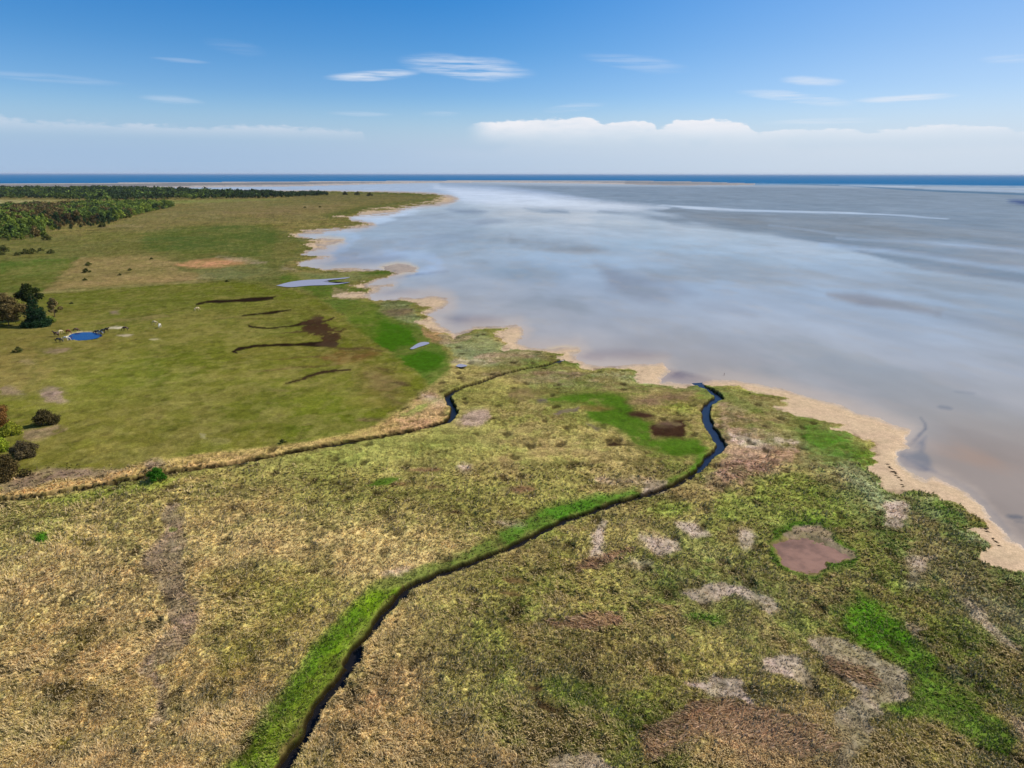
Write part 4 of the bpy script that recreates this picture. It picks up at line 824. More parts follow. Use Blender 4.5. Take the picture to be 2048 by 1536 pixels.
# ------------------------------------------------------------------ grass: tufts of straw and green blades over the near marsh (uncountable)
def grass(name, ntuft, region, blades, hgt, seed, flat=.55, tint=None, mint=.15, wid=.035, polys=None, comb=None, rise=1.0):
    rg = np.random.default_rng(seed)
    x0, x1, y0, y1 = region
    px = rg.uniform(x0, x1, ntuft); py = y0 + (y1 - y0) * rg.uniform(0, 1, ntuft) ** .8
    v = np.stack([(px - W2) / F, (H2 - py) / F, -np.ones(ntuft)], 1) @ RN.T
    t = (.5 - CAMZ) / v[:, 2]; X = v[:, 0] * t; Y = v[:, 1] * t
    col, z, tus, wet = land(X, Y)
    if polys:
        ins = np.full(ntuft, -5.0)
        for pl in polys: ins = np.maximum(ins, sdf(px, py, pl, 6))
        z = np.where(ins > -2, z, -9); tus = np.maximum(tus, .5)
    keep = (tus > mint) & (z > .25) & (rg.uniform(0, 1, ntuft) < .25 + tus); X, Y, z, col, tus = X[keep], Y[keep], z[keep], col[keep], tus[keep]
    n = len(X); B = blades
    X = np.repeat(X, B); Y = np.repeat(Y, B); z = np.repeat(z, B); tus = np.repeat(tus, B); C = np.repeat(col, B, 0); m = n * B
    th0 = fbm(X, Y, 9, 2, 171) * 12.0
    th = np.where(rg.uniform(size=m) < .32, rg.uniform(0, 2 * math.pi, m), th0 + rg.normal(0, .5, m))
    L = hgt * rg.uniform(.55, 1.25, m) * np.clip(.5 + .6 * tus, .4, 1.1) * np.clip(np.hypot(X, Y) / 110, .75, 1.8); w = wid * rg.uniform(.7, 1.4, m) * np.clip(np.hypot(X, Y) / 90, .8, 3)
    if comb is not None: th = comb + (fbm(X, Y, 6, 2, 173) - .5) * 2.6 + rg.normal(0, .22, m)
    br = rg.uniform(.7, 1.5, m)[:, None]; lg = (rg.uniform(size=m) < .13); L = L * np.where(lg, 1.9, 1); w = w * np.where(lg, 1.7, 1); straw = np.where(lg, .75, (rg.uniform(size=m) < .14) * .5)[:, None] * np.clip(tus * 1.3, .15, 1)[:, None] * np.clip((C[:, 0] / np.maximum(C[:, 1], 1e-4) - .72) * 2.2, .5, 1)[:, None]
    bx = X + rg.normal(0, .09, m); by = Y + rg.normal(0, .09, m)
    lean = rg.uniform(.25, 1.0, m)
    V = np.empty((m, 5, 3)); dx, dy = np.cos(th), np.sin(th); nx, ny = -dy, dx
    h1 = L * .55 * (1.1 - lean * flat) * rise; h2 = L * (.75 - lean * flat) * rise
    V[:, 0] = np.stack([bx - nx * w, by - ny * w, z - .05], 1); V[:, 1] = np.stack([bx + nx * w, by + ny * w, z - .05], 1)
    qx = bx + dx * L * .35 * lean; qy = by + dy * L * .35 * lean
    V[:, 2] = np.stack([qx - nx * w * .9, qy - ny * w * .9, z + h1], 1); V[:, 3] = np.stack([qx + nx * w * .9, qy + ny * w * .9, z + h1], 1)
    V[:, 4] = np.stack([bx + dx * L * .95 * lean, by + dy * L * .95 * lean, z + h2], 1)
    base = np.arange(m)[:, None] * 5
    F_ = np.concatenate([base + np.array([[0, 1, 3]]), base + np.array([[0, 3, 2]]), base + np.array([[2, 3, 4]])])
    C = C * br; C = C * (1 - straw) + lin((208, 188, 144)) * straw * 1.1
    if tint is not None:
        uu = rg.uniform(size=(m, 1)) ** 1.3; C = C * .35 + (lin(tint[0]) * (1 - uu) + lin(tint[1]) * uu) * .65
    C = np.repeat(C * K_ALB, 5, 0)
    me = mesh_np(name, V.reshape(-1, 3), F_, GRASSM, {'Col': C})
    o = link(name, me); return o


def leafmat(name, attr=True, colour=(60, 80, 30), vary=.35, trans=.25):
    m, nt, out = material(name)
    c = nt.attr('Col') if attr else tuple(lin(colour))
    inf = nt.new('ShaderNodeObjectInfo')
    g = nt.new('ShaderNodeNewGeometry')
    s = nt.new('ShaderNodeVectorMath', operation='SCALE'); nt.put(s.inputs[0], c) if attr else setattr(s.inputs[0], 'default_value', c)
    f = nt.mr(inf.outputs['Random'], 0, 1, 1 - vary, 1 + vary, smooth=False)
    f = nt.math('MULTIPLY', f, nt.mr(g.outputs['Random Per Island'], 0, 1, .6, 1.4, smooth=False))
    nt.put(s.inputs['Scale'], f)
    d = nt.new('ShaderNodeBsdfDiffuse'); nt.l.new(s.outputs[0], d.inputs[0])
    t = nt.new('ShaderNodeBsdfTranslucent'); nt.l.new(s.outputs[0], t.inputs[0])
    mx = nt.new('ShaderNodeMixShader'); mx.inputs[0].default_value = trans
    nt.l.new(d.outputs[0], mx.inputs[1]); nt.l.new(t.outputs[0], mx.inputs[2]); nt.l.new(mx.outputs[0], out.inputs[0])
    return m


GRASSM = leafmat("grass_blades", vary=0.0, trans=.3)
g1 = grass("grass", 125000, (-60, 2110, 930, 1640), 5, .42, 3)
tag(g1, "straw and green tussock grass covering the near marsh", "grass", kind='stuff')

REED = [[(1088, 1244), (1130, 1240), (1185, 1224), (1244, 1230), (1242, 1245), (1180, 1261), (1110, 1259)], [(1150, 1130), (1190, 1114), (1262, 1099), (1244, 1114), (1180, 1141), (1150, 1143)],
        [(1278, 1460), (1320, 1450), (1360, 1425), (1380, 1408), (1440, 1398), (1492, 1416), (1536, 1428), (1600, 1440), (1640, 1470), (1680, 1500), (1600, 1520), (1480, 1490), (1400, 1475), (1370, 1505), (1300, 1520)],
        [(1645, 1318), (1680, 1325), (1750, 1345), (1755, 1360), (1740, 1378), (1700, 1360), (1660, 1340)], [(1450, 930), (1500, 920), (1560, 900), (1540, 940), (1480, 962), (1440, 955)]]
g2 = grass("dead_reeds", 34000, (1000, 1780, 880, 1540), 4, 1.5, 13, flat=1.0, tint=((120, 88, 64), (244, 204, 168)), mint=.1, wid=.06, polys=REED, comb=-.35, rise=.3)
tag(g2, "flattened brown dead reeds combed over in swathes on the marsh", "dead reeds", kind='stuff')

# ------------------------------------------------------------------ trees and bushes
def leaf_cloud(name, rg, n, lobes, size, mat, squash=.8, ground_z=.0, col=((60, 80, 30), (90, 110, 40)), drop=0.0):
    """lobes: list of (cx,cy,cz,r). Leaf-sized quads spread through the outer part of each lobe."""
    lb = np.array(lobes); wts = lb[:, 3] ** 2; idx = rg.choice(len(lb), n, p=wts / wts.sum())
    d = rg.normal(size=(n, 3)); d /= np.linalg.norm(d, axis=1, keepdims=True)
    rad = lb[idx, 3] * (rg.uniform(0, 1, n) ** .33) * rg.uniform(.75, 1.12, n)
    P = lb[idx, :3] + d * rad[:, None] * np.array([1, 1, squash])
    P[:, 2] = np.maximum(P[:, 2], ground_z + rg.uniform(0, .3, n))
    nrm = d * .6 + rg.normal(size=(n, 3)) * .6 + np.array([0, 0, .35]); nrm /= np.linalg.norm(nrm, axis=1, keepdims=True)
    a = np.cross(nrm, rg.normal(size=(n, 3))); a /= np.linalg.norm(a, axis=1, keepdims=True); b = np.cross(nrm, a)
    s = (size * rg.uniform(.6, 1.4, n))[:, None]
    V = np.stack([P - a * s, P - b * s * .55, P + a * s, P + b * s * .55], 1).reshape(-1, 3)
    f = np.arange(4 * n).reshape(-1, 4)
    t = rg.uniform(0, 1, (n, 1)) * .6 + (idx[:, None] * 37 % 11 / 11.0) * .4
    C = (lin(col[0]) * (1 - t) + lin(col[1]) * t) * 1.7
    return mesh_np(name, V, f, mat, {'Col': np.repeat(C, 4, 0)})


def tube(segs, sides=6):
    """segs: list of ((x,y,z,r),(x,y,z,r)) -> verts, quads"""
    V = []; Fs = []
    for p, q in segs:
        a = Vector(p[:3]); b = Vector(q[:3]); ax = (b - a).normalized(); u = ax.orthogonal().normalized(); w = ax.cross(u); o = len(V)
        for c, r in ((a, p[3]), (b, q[3])):
            for k in range(sides):
                t = 2 * math.pi * k / sides; V.append(c + (u * math.cos(t) + w * math.sin(t)) * r)
        for k in range(sides): Fs.append((o + k, o + (k + 1) % sides, o + sides + (k + 1) % sides, o + sides + k))
    return np.array([tuple(v) for v in V]), np.array(Fs)


def barkmat():
    m, nt, out = material("bark"); p = nt.new('ShaderNodeBsdfPrincipled'); nt.l.new(p.outputs[0], out.inputs[0])
    g = nt.new('ShaderNodeTexCoord').outputs['Object']
    nt.put(p.inputs['Base Color'], nt.mix(nt.noise(g, 3.0, 4), tuple(lin((62, 48, 36))), tuple(lin((112, 92, 72))))); p.inputs['Roughness'].default_value = .95
    return m


BARK = barkmat(); LEAF = leafmat("tree_leaves", vary=.28, trans=.3)


def thing(name, label, cat, loc, rz=0, group=None, sc=1.0):
    o = bpy.data.objects.new(name, None); COL.objects.link(o); o.location = loc; o.rotation_euler = (0, 0, rz); o.scale = (sc, sc, sc); o.empty_display_size = .5
    return tag(o, label, cat, group)


def dup(root, loc, rz, sc, label=None, group=None):
    r = root.copy(); COL.objects.link(r); r.location = loc; r.rotation_euler = (0, 0, rz); r.scale = sc if isinstance(sc, tuple) else (sc, sc, sc)
    if label: r['label'] = label
    if group: r['group'] = group
    for ch in list(root.children):
        c = ch.copy(); COL.objects.link(c); c.parent = r
        for gch in ch.children:
            d = gch.copy(); COL.objects.link(d); d.parent = c
    return r


def make_tree(name, label, cat, seed, h, spread, nleaf, size, cols, nl=11, trunk=.18, low=.25, bush=False, conifer=False, group=None):
    rg = np.random.default_rng(seed)
    t = thing(name, label, cat, (0, 0, 0), group=group)
    segs = []; lobes = []
    if conifer:
        nlay = 11
        for i in range(nlay):
            f = i / (nlay - 1); z = h * (.08 + .88 * f); rr = spread * (1 - f) ** .8 * rg.uniform(.8, 1.15) + .25
            k = max(3, int(7 * (1 - f) + 3)); a0 = rg.uniform(0, 6)
            for j in range(k):
                a = a0 + 2 * math.pi * j / k; q = rr * rg.uniform(.45, .8); lobes.append((math.cos(a) * q, math.sin(a) * q, z - q * .18, rr * .42 + .2))
            segs.append(((0, 0, z, .05 + .01 * (nlay - i)), (math.cos(a0) * rr * .7, math.sin(a0) * rr * .7, z - .1, .02)))
        segs.append(((0, 0, -.3, trunk), (0, 0, h * .95, .04)))
        sq = .45
    else:
        top = h * .62; segs.append(((0, 0, -.3, trunk), (rg.normal() * .2, rg.normal() * .2, h * .35, trunk * .7)))
        bx, by, bz, _ = segs[0][1]
        segs.append(((bx, by, bz, trunk * .7), (bx * 1.5, by * 1.5, h * .75, trunk * .25)))
        for i in range(nl):
            a = i * 2.4 + rg.uniform(-.4, .4); f = (i + .5) / nl; z = h * (low + (.86 - low) * f); prof = math.sin(math.pi * min(1, .18 + .75 * f)) if not bush else math.cos(f * 1.35)
            q = spread * prof * rg.uniform(.35, .8); r = spread * rg.uniform(.26, .44) * (1.1 - .35 * f)
            c = (math.cos(a) * q, math.sin(a) * q, z); lobes.append((*c, r))
            segs.append(((bx, by, bz * rg.uniform(.7, 1.3), trunk * .35), (c[0], c[1], c[2], trunk * .08)))
        lobes.append((0, 0, h * .86, spread * .34)); lobes.append((0, 0, h * .6, spread * .42)); sq = .82
    V, Fq = tube(segs, 5)
    link('stem' if bush else 'trunk', mesh_np('trunk', V, Fq, BARK), t)
    link('foliage' if bush else 'crown', leaf_cloud('crown', rg, nleaf, lobes, size, LEAF, sq, col=cols), t)
    return t


def zat(x, y):
    c, z, tt, w = land(np.array([x], float), np.array([y], float)); return float(z[0])


def put(o, px, py, rz=0.0, sc=1.0):
    g = G(px, py, .8); z = zat(*g) - .05; g = G(px, py, z); o.location = (g[0], g[1], z); o.rotation_euler = (0, 0, rz); o.scale = (sc, sc, sc) if not isinstance(sc, tuple) else sc
    return o


GRN = ((62, 76, 34), (98, 112, 48)); DKG = ((36, 50, 28), (62, 76, 42)); BRW = ((72, 62, 38), (108, 92, 54)); RUST = ((104, 64, 28), (152, 96, 44)); YG = ((88, 102, 38), (122, 130, 54)); OLV = ((58, 62, 28), (98, 96, 48))
# near trees on the left
put(make_tree('fir_tree', 'dark conical fir with bluish needles at the left edge above the pond', 'tree', 21, 12.5, 4.4, 7000, .32, ((18, 34, 20), (40, 58, 34)), conifer=True, trunk=.25), 74, 652, .3)
put(make_tree('pine_tree', 'dark open pine with spreading top just behind the conical fir', 'tree', 22, 15.0, 5.0, 4200, .38, ((34, 44, 20), (66, 74, 34)), nl=12, low=.5, trunk=.25), 66, 640, 0)
put(make_tree('broadleaf_tree', 'broad brown budding tree left of the conical fir', 'tree', 23, 12.5, 6.4, 6500, .36, BRW, nl=13), 18, 652, 1)
put(make_tree('broadleaf_tree', 'brown budding tree cut by the left edge beside the fir group', 'tree', 24, 13.5, 6.5, 5500, .4, BRW, nl=13), -32, 650, 2)
put(make_tree('broadleaf_tree', 'small brown budding tree right of the conical fir', 'tree', 25, 8.0, 3.2, 2200, .28, ((84, 74, 46), (112, 98, 60)), nl=9), 110, 634, 2)
put(make_tree('bush', 'low yellow green bush at the right foot of the fir', 'bush', 26, 2.6, 2.6, 1500, .22, YG, bush=True, nl=8, low=.1, trunk=.06), 100, 646, 2)
put(make_tree('broadleaf_tree', 'rusty orange budding tree cut by the left edge', 'tree', 31, 7.2, 3.9, 6500, .2, ((92, 66, 34), (128, 92, 50)), nl=12), -8, 862, 0)
put(make_tree('bush', 'yellow green bush under the rusty orange tree', 'bush', 32, 2.4, 2.8, 4200, .16, ((92, 98, 26), (140, 138, 48)), bush=True, nl=9, low=.1, trunk=.06), 22, 868, 0)
put(make_tree('bush', 'dark brown round bush standing alone on grey ground', 'bush', 33, 3.4, 3.3, 5200, .16, ((50, 46, 26), (86, 74, 44)), bush=True, nl=10, low=.12, trunk=.07), 90, 850, 0)
put(make_tree('bush', 'grey brown bush above the largest dark bush at lower left', 'bush', 34, 3.0, 3.0, 4600, .15, ((70, 62, 42), (104, 90, 62)), bush=True, nl=10, low=.12, trunk=.07), 46, 912, 0)
put(make_tree('bush', 'large dark olive bush at the left edge by the purple ground', 'bush', 35, 4.4, 3.8, 6500, .17, ((46, 42, 22), (96, 80, 48)), bush=True, nl=12, low=.1, trunk=.08), 14, 956, 0)
put(make_tree('bush', 'lime green bush at the left edge below the rusty tree', 'bush', 37, 2.6, 2.8, 3200, .15, ((78, 94, 24), (128, 134, 40)), bush=True, nl=9, low=.1, trunk=.06), 0, 900, 0)
put(make_tree('bush', 'rounded dark green bush growing on the ditch bank', 'bush', 36, 2.4, 1.9, 5200, .11, ((28, 62, 14), (64, 108, 28)), bush=True, nl=10, low=.12, trunk=.06), 314, 960, 0)
put(make_tree('bush', 'low bright green shrub in the straw marsh at lower left', 'bush', 38, .9, 1.2, 1600, .08, ((50, 92, 20), (86, 130, 34)), bush=True, nl=8, low=.1, trunk=.03), 84, 1082, 0)

# wood in the distance: prototypes shared by all copies
protos = {}
for key, lab, cols, con in (('green', 'leafy green broadleaf tree of the wood on the left', GRN, False), ('fresh', 'fresh yellow green tree of the wood on the left', YG, False), ('brown', 'brown budding tree of the wood on the left', BRW, False),
                            ('dark', 'dark green pine of the wood on the left', DKG, False)):
    protos[key] = [make_tree('pine_tree' if key == 'dark' else 'broadleaf_tree', lab, 'tree', 50 + 7 * i + len(key), 11.5, 5.4, 620, .78, cols, nl=9, trunk=.3, low=.2, group={'green': 'green trees of the left wood', 'fresh': 'yellow green trees of the left wood', 'brown': 'brown trees of the left wood', 'dark': 'dark pines of the left wood'}[key]) for i in range(3)]
WOOD = [(-260, 500), (-60, 488), (40, 481), (102, 477), (75, 466), (120, 461), (212, 451), (262, 434), (352, 414.5), (330, 408), (180, 410), (110, 413), (-260, 424)]
FARWOOD = [(-500, 404), (0, 397.5), (60, 397), (130, 398.5), (200, 402), (325, 398.5), (512, 397.5), (600, 394.5), (658, 391), (650, 388), (600, 388), (512, 388), (420, 386), (330, 381.5), (220, 379), (-500, 382)]


def inside(poly, x, y):
    return sdf(np.array([x], float), np.array([y], float), poly, 1)[0] > 0


def scatter(poly, spacing, seed, tries=60000):
    rg = np.random.default_rng(seed); W = np.array([G(*p) for p in poly]); lo = W.min(0); hi = W.max(0)
    P = rg.uniform(lo, hi, (tries, 2)); d = sdf(P[:, 0], P[:, 1], [tuple(w) for w in W], 1); P = P[d > 0]
    grid = {}; out = []
    for p in P:
        k = (int(p[0] // spacing), int(p[1] // spacing)); ok = True
        for i in (-1, 0, 1):
            for j in (-1, 0, 1):
                for q in grid.get((k[0] + i, k[1] + j), ()):
                    if (q[0] - p[0]) ** 2 + (q[1] - p[1]) ** 2 < spacing ** 2: ok = False
        if ok: grid.setdefault(k, []).append(p); out.append(p)
    return np.array(out)


pts = scatter(WOOD, 8.0, 5); dist = np.hypot(pts[:, 0], pts[:, 1])
inframe = [i for i in np.argsort(dist) if to_px(pts[i, 0], pts[i, 1])[0] > -25]
used = set(); rg = np.random.default_rng(77)


def kind_at(x, y, u):
    px, py = to_px(x, y); n = float(fbm(np.array([x]), np.array([y]), 60, 2, 201)[0])
    if 40 < px < 130 and 410 < py < 440: return 'brown' if u < .75 else 'green'
    if py > 445 and px > 110: return 'dark' if u < .55 else 'brown'
    if px < 70 and 425 < py < 470: return 'fresh' if u < .5 else ('brown' if u < .7 else 'green')
    if n > .58: return 'fresh' if u < .4 else 'green'
    if n < .4: return 'dark' if u < .6 else 'brown'
    return 'green' if u < .6 else ('dark' if u < .8 else ('fresh' if u < .9 else 'brown'))


rest = []; count = 0
for i in inframe:
    x, y = pts[i]; u = rg.uniform(); k = kind_at(x, y, u); px, py = to_px(x, y); sc = rg.uniform(.7, 1.15) * (.5 if py > 446 and px > 105 else 1.0) * (.6 if sdf(np.array([px]), np.array([py]), WOOD, 5)[0] < 1.5 else 1)
    if count < 285:
        j = int(rg.integers(3)); pr = protos[k][j]
        loc = (x, y, .5); rz = rg.uniform(0, 6.28)
        zone = 0 if px < 60 else (1 if px < 170 else 2)
        base = {'green': 'leafy green broadleaf tree', 'fresh': 'fresh yellow green tree', 'brown': 'brown budding tree', 'dark': 'dark green pine'}[k]
        lab = base + (' at the left edge of the near wood', ' in the middle of the near wood', ' towards the right end of the near wood')[zone]
        grp = {'green': 'green trees', 'fresh': 'yellow green trees', 'brown': 'brown trees', 'dark': 'dark pines'}[k] + (', left part of the wood', ', middle of the wood', ', right end of the wood')[zone]
        if (k, j) not in used:
            pr['label'] = lab; pr['group'] = grp
            used.add((k, j)); pr.location = loc; pr.rotation_euler = (0, 0, rz); pr.scale = (sc, sc, sc)
        else: dup(pr, loc, rz, (sc * rg.uniform(.9, 1.15), sc * rg.uniform(.9, 1.15), sc * rg.uniform(.8, 1.25)), lab, grp)
        count += 1
    else: rest.append((x, y, sc, k))
for k in protos:
    for j in range(3):
        if (k, j) not in used:
            for ch in list(protos[k][j].children): bpy.data.objects.remove(ch)
            bpy.data.objects.remove(protos[k][j])
print('wood trees', len(inframe), 'individual', count)
CM = {'green': GRN, 'fresh': YG, 'brown': BRW, 'dark': DKG}


def wood_mass(name, items, nleaf, size, seed, hh=11.5, sp=5.2):
    rg = np.random.default_rng(seed); P = []; S = []; C = []
    for (x, y, s, k) in items:
        n = nleaf; d = rg.normal(size=(n, 3)); d /= np.linalg.norm(d, axis=1, keepdims=True); lob = rg.normal(size=(5, 3)) * np.array([.4, .4, .22]); li = rg.integers(0, 5, n)
        q = (lob[li] + d * .55 * rg.uniform(.6, 1.1, (n, 1))) * np.array([sp * s, sp * s, hh * s * .5]) + np.array([x, y, .5 + hh * s * .52])
        P.append(q); S.append(np.full(n, size * s)); c = CM[k]; tt = rg.uniform(0, 1, (n, 1)) * .5 + rg.uniform() * .5; C.append((lin(c[0]) * (1 - tt) + lin(c[1]) * tt) * rg.uniform(1.5, 2.4))
    P = np.concatenate(P); S = np.concatenate(S)[:, None]; C = np.concatenate(C); n = len(P)
    P[:, 2] = np.maximum(P[:, 2], .7)
    nr = rg.normal(size=(n, 3)) + np.array([0, 0, .5]); nr /= np.linalg.norm(nr, axis=1, keepdims=True); a = np.cross(nr, rg.normal(size=(n, 3))); a /= np.linalg.norm(a, axis=1, keepdims=True); b = np.cross(nr, a)
    V = np.stack([P - a * S, P - b * S * .6, P + a * S, P + b * S * .6], 1).reshape(-1, 3)
    return link(name, mesh_np(name, V, np.arange(4 * n).reshape(-1, 4), LEAF, {'Col': np.repeat(C, 4, 0)}))


if rest: tag(wood_mass('wood', rest, 150, 1.25, 9), 'dense mixed wood behind the front trees on the left', 'wood', kind='stuff')
fp = scatter(FARWOOD, 17.0, 6, 40000); items = []
for p in fp:
    px, py = to_px(*p)
    if px > -60: items.append((p[0], p[1], rg.uniform(.8, 1.25) * (.75 if px > 560 else 1.0), 'dark' if rg.uniform() < .66 or px > 480 else 'green'))
print('far wood', len(items))
tag(wood_mass('far_wood', items, 60, 2.6, 10, hh=13, sp=8.5), 'distant dark wood along the far edge of the pastures', 'wood', kind='stuff')

# scattered bushes of the pastures
bp = make_tree('bush', 'x', 'bush', 90, 3.2, 2.6, 500, .42, OLV, bush=True, nl=8, low=.12, trunk=.1)
bb = [(8, 503, 1.5, 'dark round bush at the left edge of the pasture below the wood'), (52, 508, 1.3, 'brown thorn bush left in the row below the wood'), (66, 507, 1.2, 'brown thorn bush right beside its twin below the wood'), (82, 502, .8, 'small thorn bush in the row below the wood'),
      (103, 507, 1.0, 'slender thorn bush last in the row below the wood'), (34, 511, .8, 'low thorn bush in front of the row below the wood'), (5, 510, .8, 'low bush beside the dark one at the left edge'), (177, 531, .75, 'flat dark bush in the straw field, upper of two'), (173, 545, .8, 'flat dark bush in the straw field, lower of two'),
      (240, 551, .4, 'tiny bush in the middle of the straw field'), (170, 561, .45, 'tiny bush near the lower edge of the straw field'), (303, 519, .45, 'tiny dark bush at the top edge of the straw field'), (260, 541, .45, 'tiny reddish bush right in the straw field'), (454, 564, .4, 'tiny bush in the pasture right of the straw field'),
      (37, 704, .55, 'small dark bush in the pasture below the pond at left'), (143, 608, .3, 'tiny bush in the pasture above the pond'), (565, 886, .28, 'tiny dark bush on the meadow edge above the ditch'),
      (205, 454, 1.5, 'dark outlying bush at the right end of the wood edge'), (253, 436, 2.0, 'dark outlying tree sized bush at the wood corner'), (95, 480, 1.5, 'olive bush at the tip of the lower wood spur'), (610, 416, .9, 'small dark bush in the far brown pasture, left of two'), (640, 415, .9, 'small dark bush in the far brown pasture, right of two'),
      (740, 392, 3.0, 'low scrub clump on the far headland, middle'), (715, 390, 3.0, 'low scrub clump on the far headland, left'), (690, 390, 3.0, 'low scrub clump on the far headland behind the wood end')]
for i, (px, py, s, lab) in enumerate(bb):
    o = bp if i == 0 else dup(bp, (0, 0, 0), 0, 1)
    put(o, px, py, i * 1.3, (s * 1.2, s * 1.2, s * .9)); o['label'] = lab; o['group'] = 'scattered bushes of the pastures'

# ------------------------------------------------------------------ horses
def skin_mesh(name, chains, sub=1):
    """chains: list of lists of (x,y,z,r); joints closer than 1 mm are shared"""
    V = []; E = []; Rr = []
    def vid(p):
        for i, q in enumerate(V):
            if abs(q[0] - p[0]) + abs(q[1] - p[1]) + abs(q[2] - p[2]) < .001: return i
        V.append(p[:3]); Rr.append(p[3] if isinstance(p[3], tuple) else (p[3], p[3])); return len(V) - 1
    for ch in chains:
        ids = [vid(p) for p in ch]; E += [(a, b) for a, b in zip(ids, ids[1:])]
    me = bpy.data.meshes.new(name); me.from_pydata(V, E, []); ob = bpy.data.objects.new(name, me); COL.objects.link(ob)
    m = ob.modifiers.new('s', 'SKIN'); m.use_smooth_shade = True
    for i, d in enumerate(me.skin_vertices[0].data): d.radius = Rr[i]; d.use_root = (i == 0)
    ob.modifiers.new('u', 'SUBSURF').levels = sub; ob.modifiers['u'].render_levels = sub
    dg = bpy.context.evaluated_depsgraph_get(); out = bpy.data.meshes.new_from_object(ob.evaluated_get(dg)); out.name = name
    bpy.data.objects.remove(ob); return out


def coat(name, c):
    m, nt, out = material(name); p = nt.new('ShaderNodeBsdfPrincipled'); nt.l.new(p.outputs[0], out.inputs[0]); g = nt.new('ShaderNodeTexCoord').outputs['Object']
    a = tuple(lin(c)); nt.put(p.inputs['Base Color'], nt.mix(nt.mr(nt.noise(g, 2.5, 3), .3, .7), a, tuple(q * .7 for q in a))); p.inputs['Roughness'].default_value = .55
    return m


def horse_meshes(graze):
    hip = (-.62, 0, 1.18, .27); mid = (-.05, 0, 1.13, (.30, .30)); sh = (.52, 0, 1.16, (.27, .25))
    if graze: head = [sh, (.86, 0, 1.12, .17), (1.14, 0, .80, .12), (1.30, 0, .50, .11), (1.40, 0, .26, .085), (1.42, 0, .10, .065)]
    else: head = [sh, (.80, 0, 1.36, .18), (1.02, 0, 1.60, .13), (1.14, 0, 1.72, .115), (1.34, 0, 1.58, .09), (1.48, 0, 1.45, .065)]
    ch = [[mid, hip], [mid, sh], head]
    for s in (-1, 1):
        f = .06 * s
        ch.append([sh, (.56, .15 * s, .88, .12), (.56 + f, .16 * s, .50, .06), (.55 + f, .16 * s, .28, .042), (.55 + f, .16 * s, .09, .045), (.59 + f, .16 * s, .02, .055)])
        ch.append([hip, (-.60, .16 * s, .86, .16), (-.72 - f, .16 * s, .54, .075), (-.66 - f, .16 * s, .28, .045), (-.63 - f, .16 * s, .09, .045), (-.59 - f, .16 * s, .02, .055)])
        e = head[-3] if graze else head[-3]
        ch.append([(head[3][0], 0, head[3][2], head[3][3]), (head[3][0] - (.0 if not graze else .05), .07 * s, head[3][2] + (.15 if not graze else .12), .022)])
    body = skin_mesh('horse_body', ch)
    tail = skin_mesh('horse_tail', [[(-.88, 0, 1.22, .05), (-1.0, 0, 1.08, .07), (-1.04, 0, .82, .08), (-1.02, 0, .55, .05)]])
    top = head[1:4]
    mane = skin_mesh('horse_mane', [[(sh[0] + .05, 0, sh[2] + .24, .03), (top[0][0] - .08, 0, top[0][2] + .16, .045), (top[1][0] + (.08 if graze else -.07), 0, top[1][2] + .11, .045), (top[2][0] + (.09 if graze else -.03), 0, top[2][2] + .10, .035)]])
    return body, tail, mane


HM = {True: horse_meshes(True), False: horse_meshes(False)}
C_BLK, C_BRN, C_CHE, C_WHT, C_BUF = coat('coat_black', (34, 28, 26)), coat('coat_brown', (84, 54, 36)), coat('coat_chestnut', (146, 78, 36)), coat('coat_white', (226, 216, 196)), coat('coat_cream', (214, 190, 140))
PIE = coat('coat_dark_patch', (60, 42, 32))
HS = [  # px,py of the feet, heading deg, grazing, coat, hair, label
    (117, 685, 0, True, C_BLK, C_BLK, 'black horse grazing nearest the camera left of the pond'),
    (132, 682, 15, True, C_WHT, C_WHT, 'white horse drinking at the left end of the pond'),
    (113, 673, 170, False, C_BRN, C_BLK, 'dark brown horse standing behind the grazing black one'),
    (121, 669, 80, True, C_BUF, C_BRN, 'cream horse farthest left in the group by the pond'),
    (137, 668, -20, True, C_CHE, C_CHE, 'chestnut horse drinking at the far left bank of the pond'),
    (152, 665, 10, True, C_BRN, C_CHE, 'reddish brown horse grazing along the far bank of the pond'),
    (196, 669, 200, True, C_BLK, C_BLK, 'black horse drinking at the right end of the pond'),
    (203, 670, 170, True, C_WHT, C_BLK, 'pale faced horse between the black ones right of the pond'),
    (206, 667, 20, False, C_BLK, C_BLK, 'black horse standing broadside in the right hand group'),
    (213, 665, -15, False, C_BRN, C_BLK, 'very dark brown horse at the right rear of its group'),
    (252, 662, 180, True, C_BRN, C_BLK, 'brown horse grazing beside the white sand patch'),
    (309, 650, 5, True, C_BUF, C_BRN, 'cream horse grazing far right, upper of the pair'),
    (320, 656, 100, True, C_WHT, C_WHT, 'white horse grazing far right, lower of the pair'),
    (394, 622, 60, True, C_BUF, C_BUF, 'lone pale horse near the dark creek')]
for i, (px, py, hd, gz, c1, c2, lab) in enumerate(HS):
    t = thing('horse', lab, 'horse', (0, 0, 0), group='horses on the pasture'); put(t, px, py, R(hd), 1.12); t.location.z += .04
    b = link('body', HM[gz][0], t); ta = link('tail', HM[gz][1], t); mn = link('mane', HM[gz][2], t)
    for o, m in ((b, c1), (ta, c2), (mn, c2)):
        if not o.data.materials: o.data.materials.append(m)
        o.material_slots[0].link = 'OBJECT'; o.material_slots[0].material = m

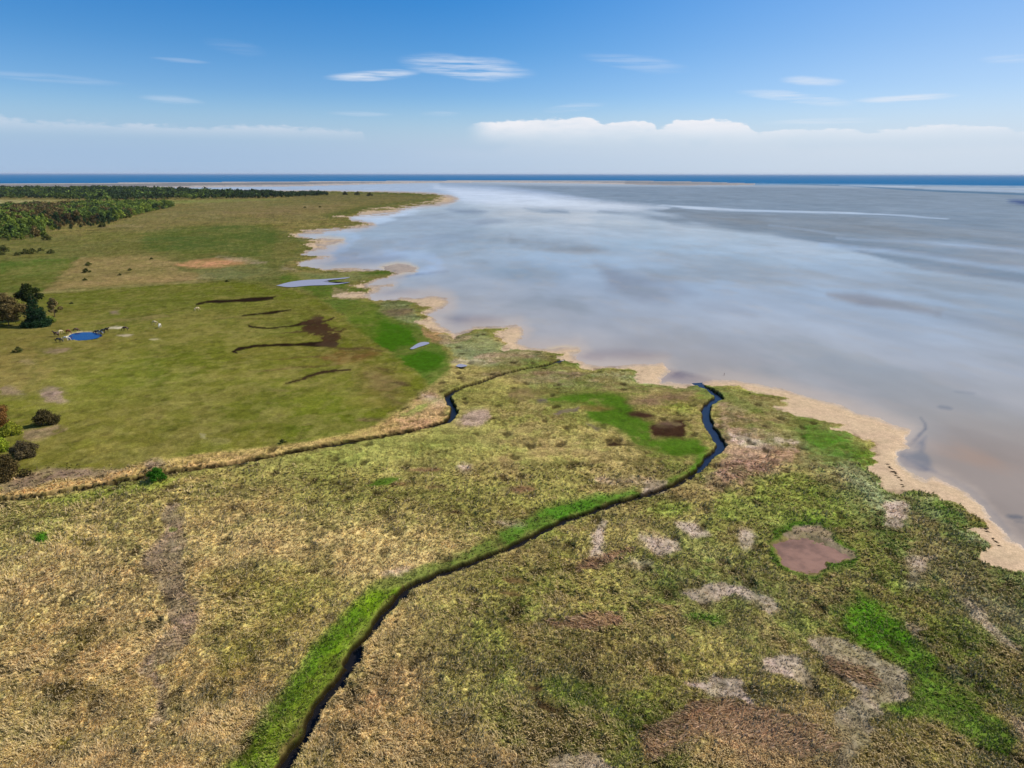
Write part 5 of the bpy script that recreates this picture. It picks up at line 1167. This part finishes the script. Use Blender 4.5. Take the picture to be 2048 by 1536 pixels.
# ------------------------------------------------------------------ wrack clumps on the beach and a post in the shallows
wm = leafmat('wrack', attr=False, colour=(70, 56, 36), vary=.2, trans=.1)
def wrack_mesh(seed):
    rg = np.random.default_rng(seed); n = 260
    d = rg.normal(size=(n, 3)) * np.array([.5, .22, .05]); d[:, 2] = np.abs(d[:, 2]) + .02
    a = rg.normal(size=(n, 3)) * np.array([1, 1, .4]); a /= np.linalg.norm(a, axis=1, keepdims=True); b = np.cross(a, rg.normal(size=(n, 3))); b /= np.linalg.norm(b, axis=1, keepdims=True)
    V = np.stack([d - a * .13, d - b * .03, d + a * .13, d + b * .03], 1).reshape(-1, 3)
    return mesh_np('wrack', V, np.arange(4 * n).reshape(-1, 4), wm)
WMs = [wrack_mesh(s) for s in (1, 2, 3)]
for i, (px, py, s) in enumerate([(1775, 929, .9), (1779, 935, 1.0), (1783, 938, .8), (1786, 944, 1.3), (1791, 947, 1.1), (1792, 952, .9), (1797, 956, .9), (1802, 961, .7), (1804, 970, .9), (1806, 974, .8), (1970, 1058, 1.0), (1974, 1064, .9), (1986, 1078, .8), (1992, 1084, .9), (1998, 1092, .8), (1500, 787, 1.0)]):
    o = link('seaweed_clump', WMs[i % 3]); put(o, px, py, i * 1.1, s * .5); o.location.z += .05
    tag(o, 'small dark clump of dry seaweed on the pale beach', 'seaweed', 'seaweed clumps along the beach')
tb, tf = tube([((0, 0, -.6, .06), (0, 0, .8, .05))], 8); tb2, tf2 = tube([((0, 0, .8, .05), (0, 0, .83, .02))], 8)
o = link('wooden_post', mesh_np('post', np.vstack([tb, tb2]), np.vstack([tf, tf2 + len(tb)]), BARK)); g = G(1448, 751, 0); o.location = (g[0], g[1], 0); o.rotation_euler = (.05, .06, 0)
tag(o, 'thin dark wooden post standing in the shallows off the creek mouth', 'post')

# ------------------------------------------------------------------ air: thin sea haze round the whole scene
def haze():
    a, z0, z1 = 62000.0, -4.0, 90.0
    V = np.array([(sx * a, sy * a, z) for z in (z0, z1) for sx, sy in ((-1, -1), (1, -1), (1, 1), (-1, 1))])
    f = np.array([(3, 2, 1, 0), (4, 5, 6, 7), (0, 1, 5, 4), (1, 2, 6, 5), (2, 3, 7, 6), (3, 0, 4, 7)])
    m, nt, out = material('haze'); p = nt.new('ShaderNodeVolumePrincipled'); p.inputs['Color'].default_value = (.86, .91, 1, 1); p.inputs['Density'].default_value = HAZE
    nt.l.new(p.outputs[0], out.inputs['Volume'])
    tag(link('haze', mesh_np('haze', V, f, m)), kind='stuff')


HAZE = 1.6e-5
haze()
print('objects', len(scene.objects))
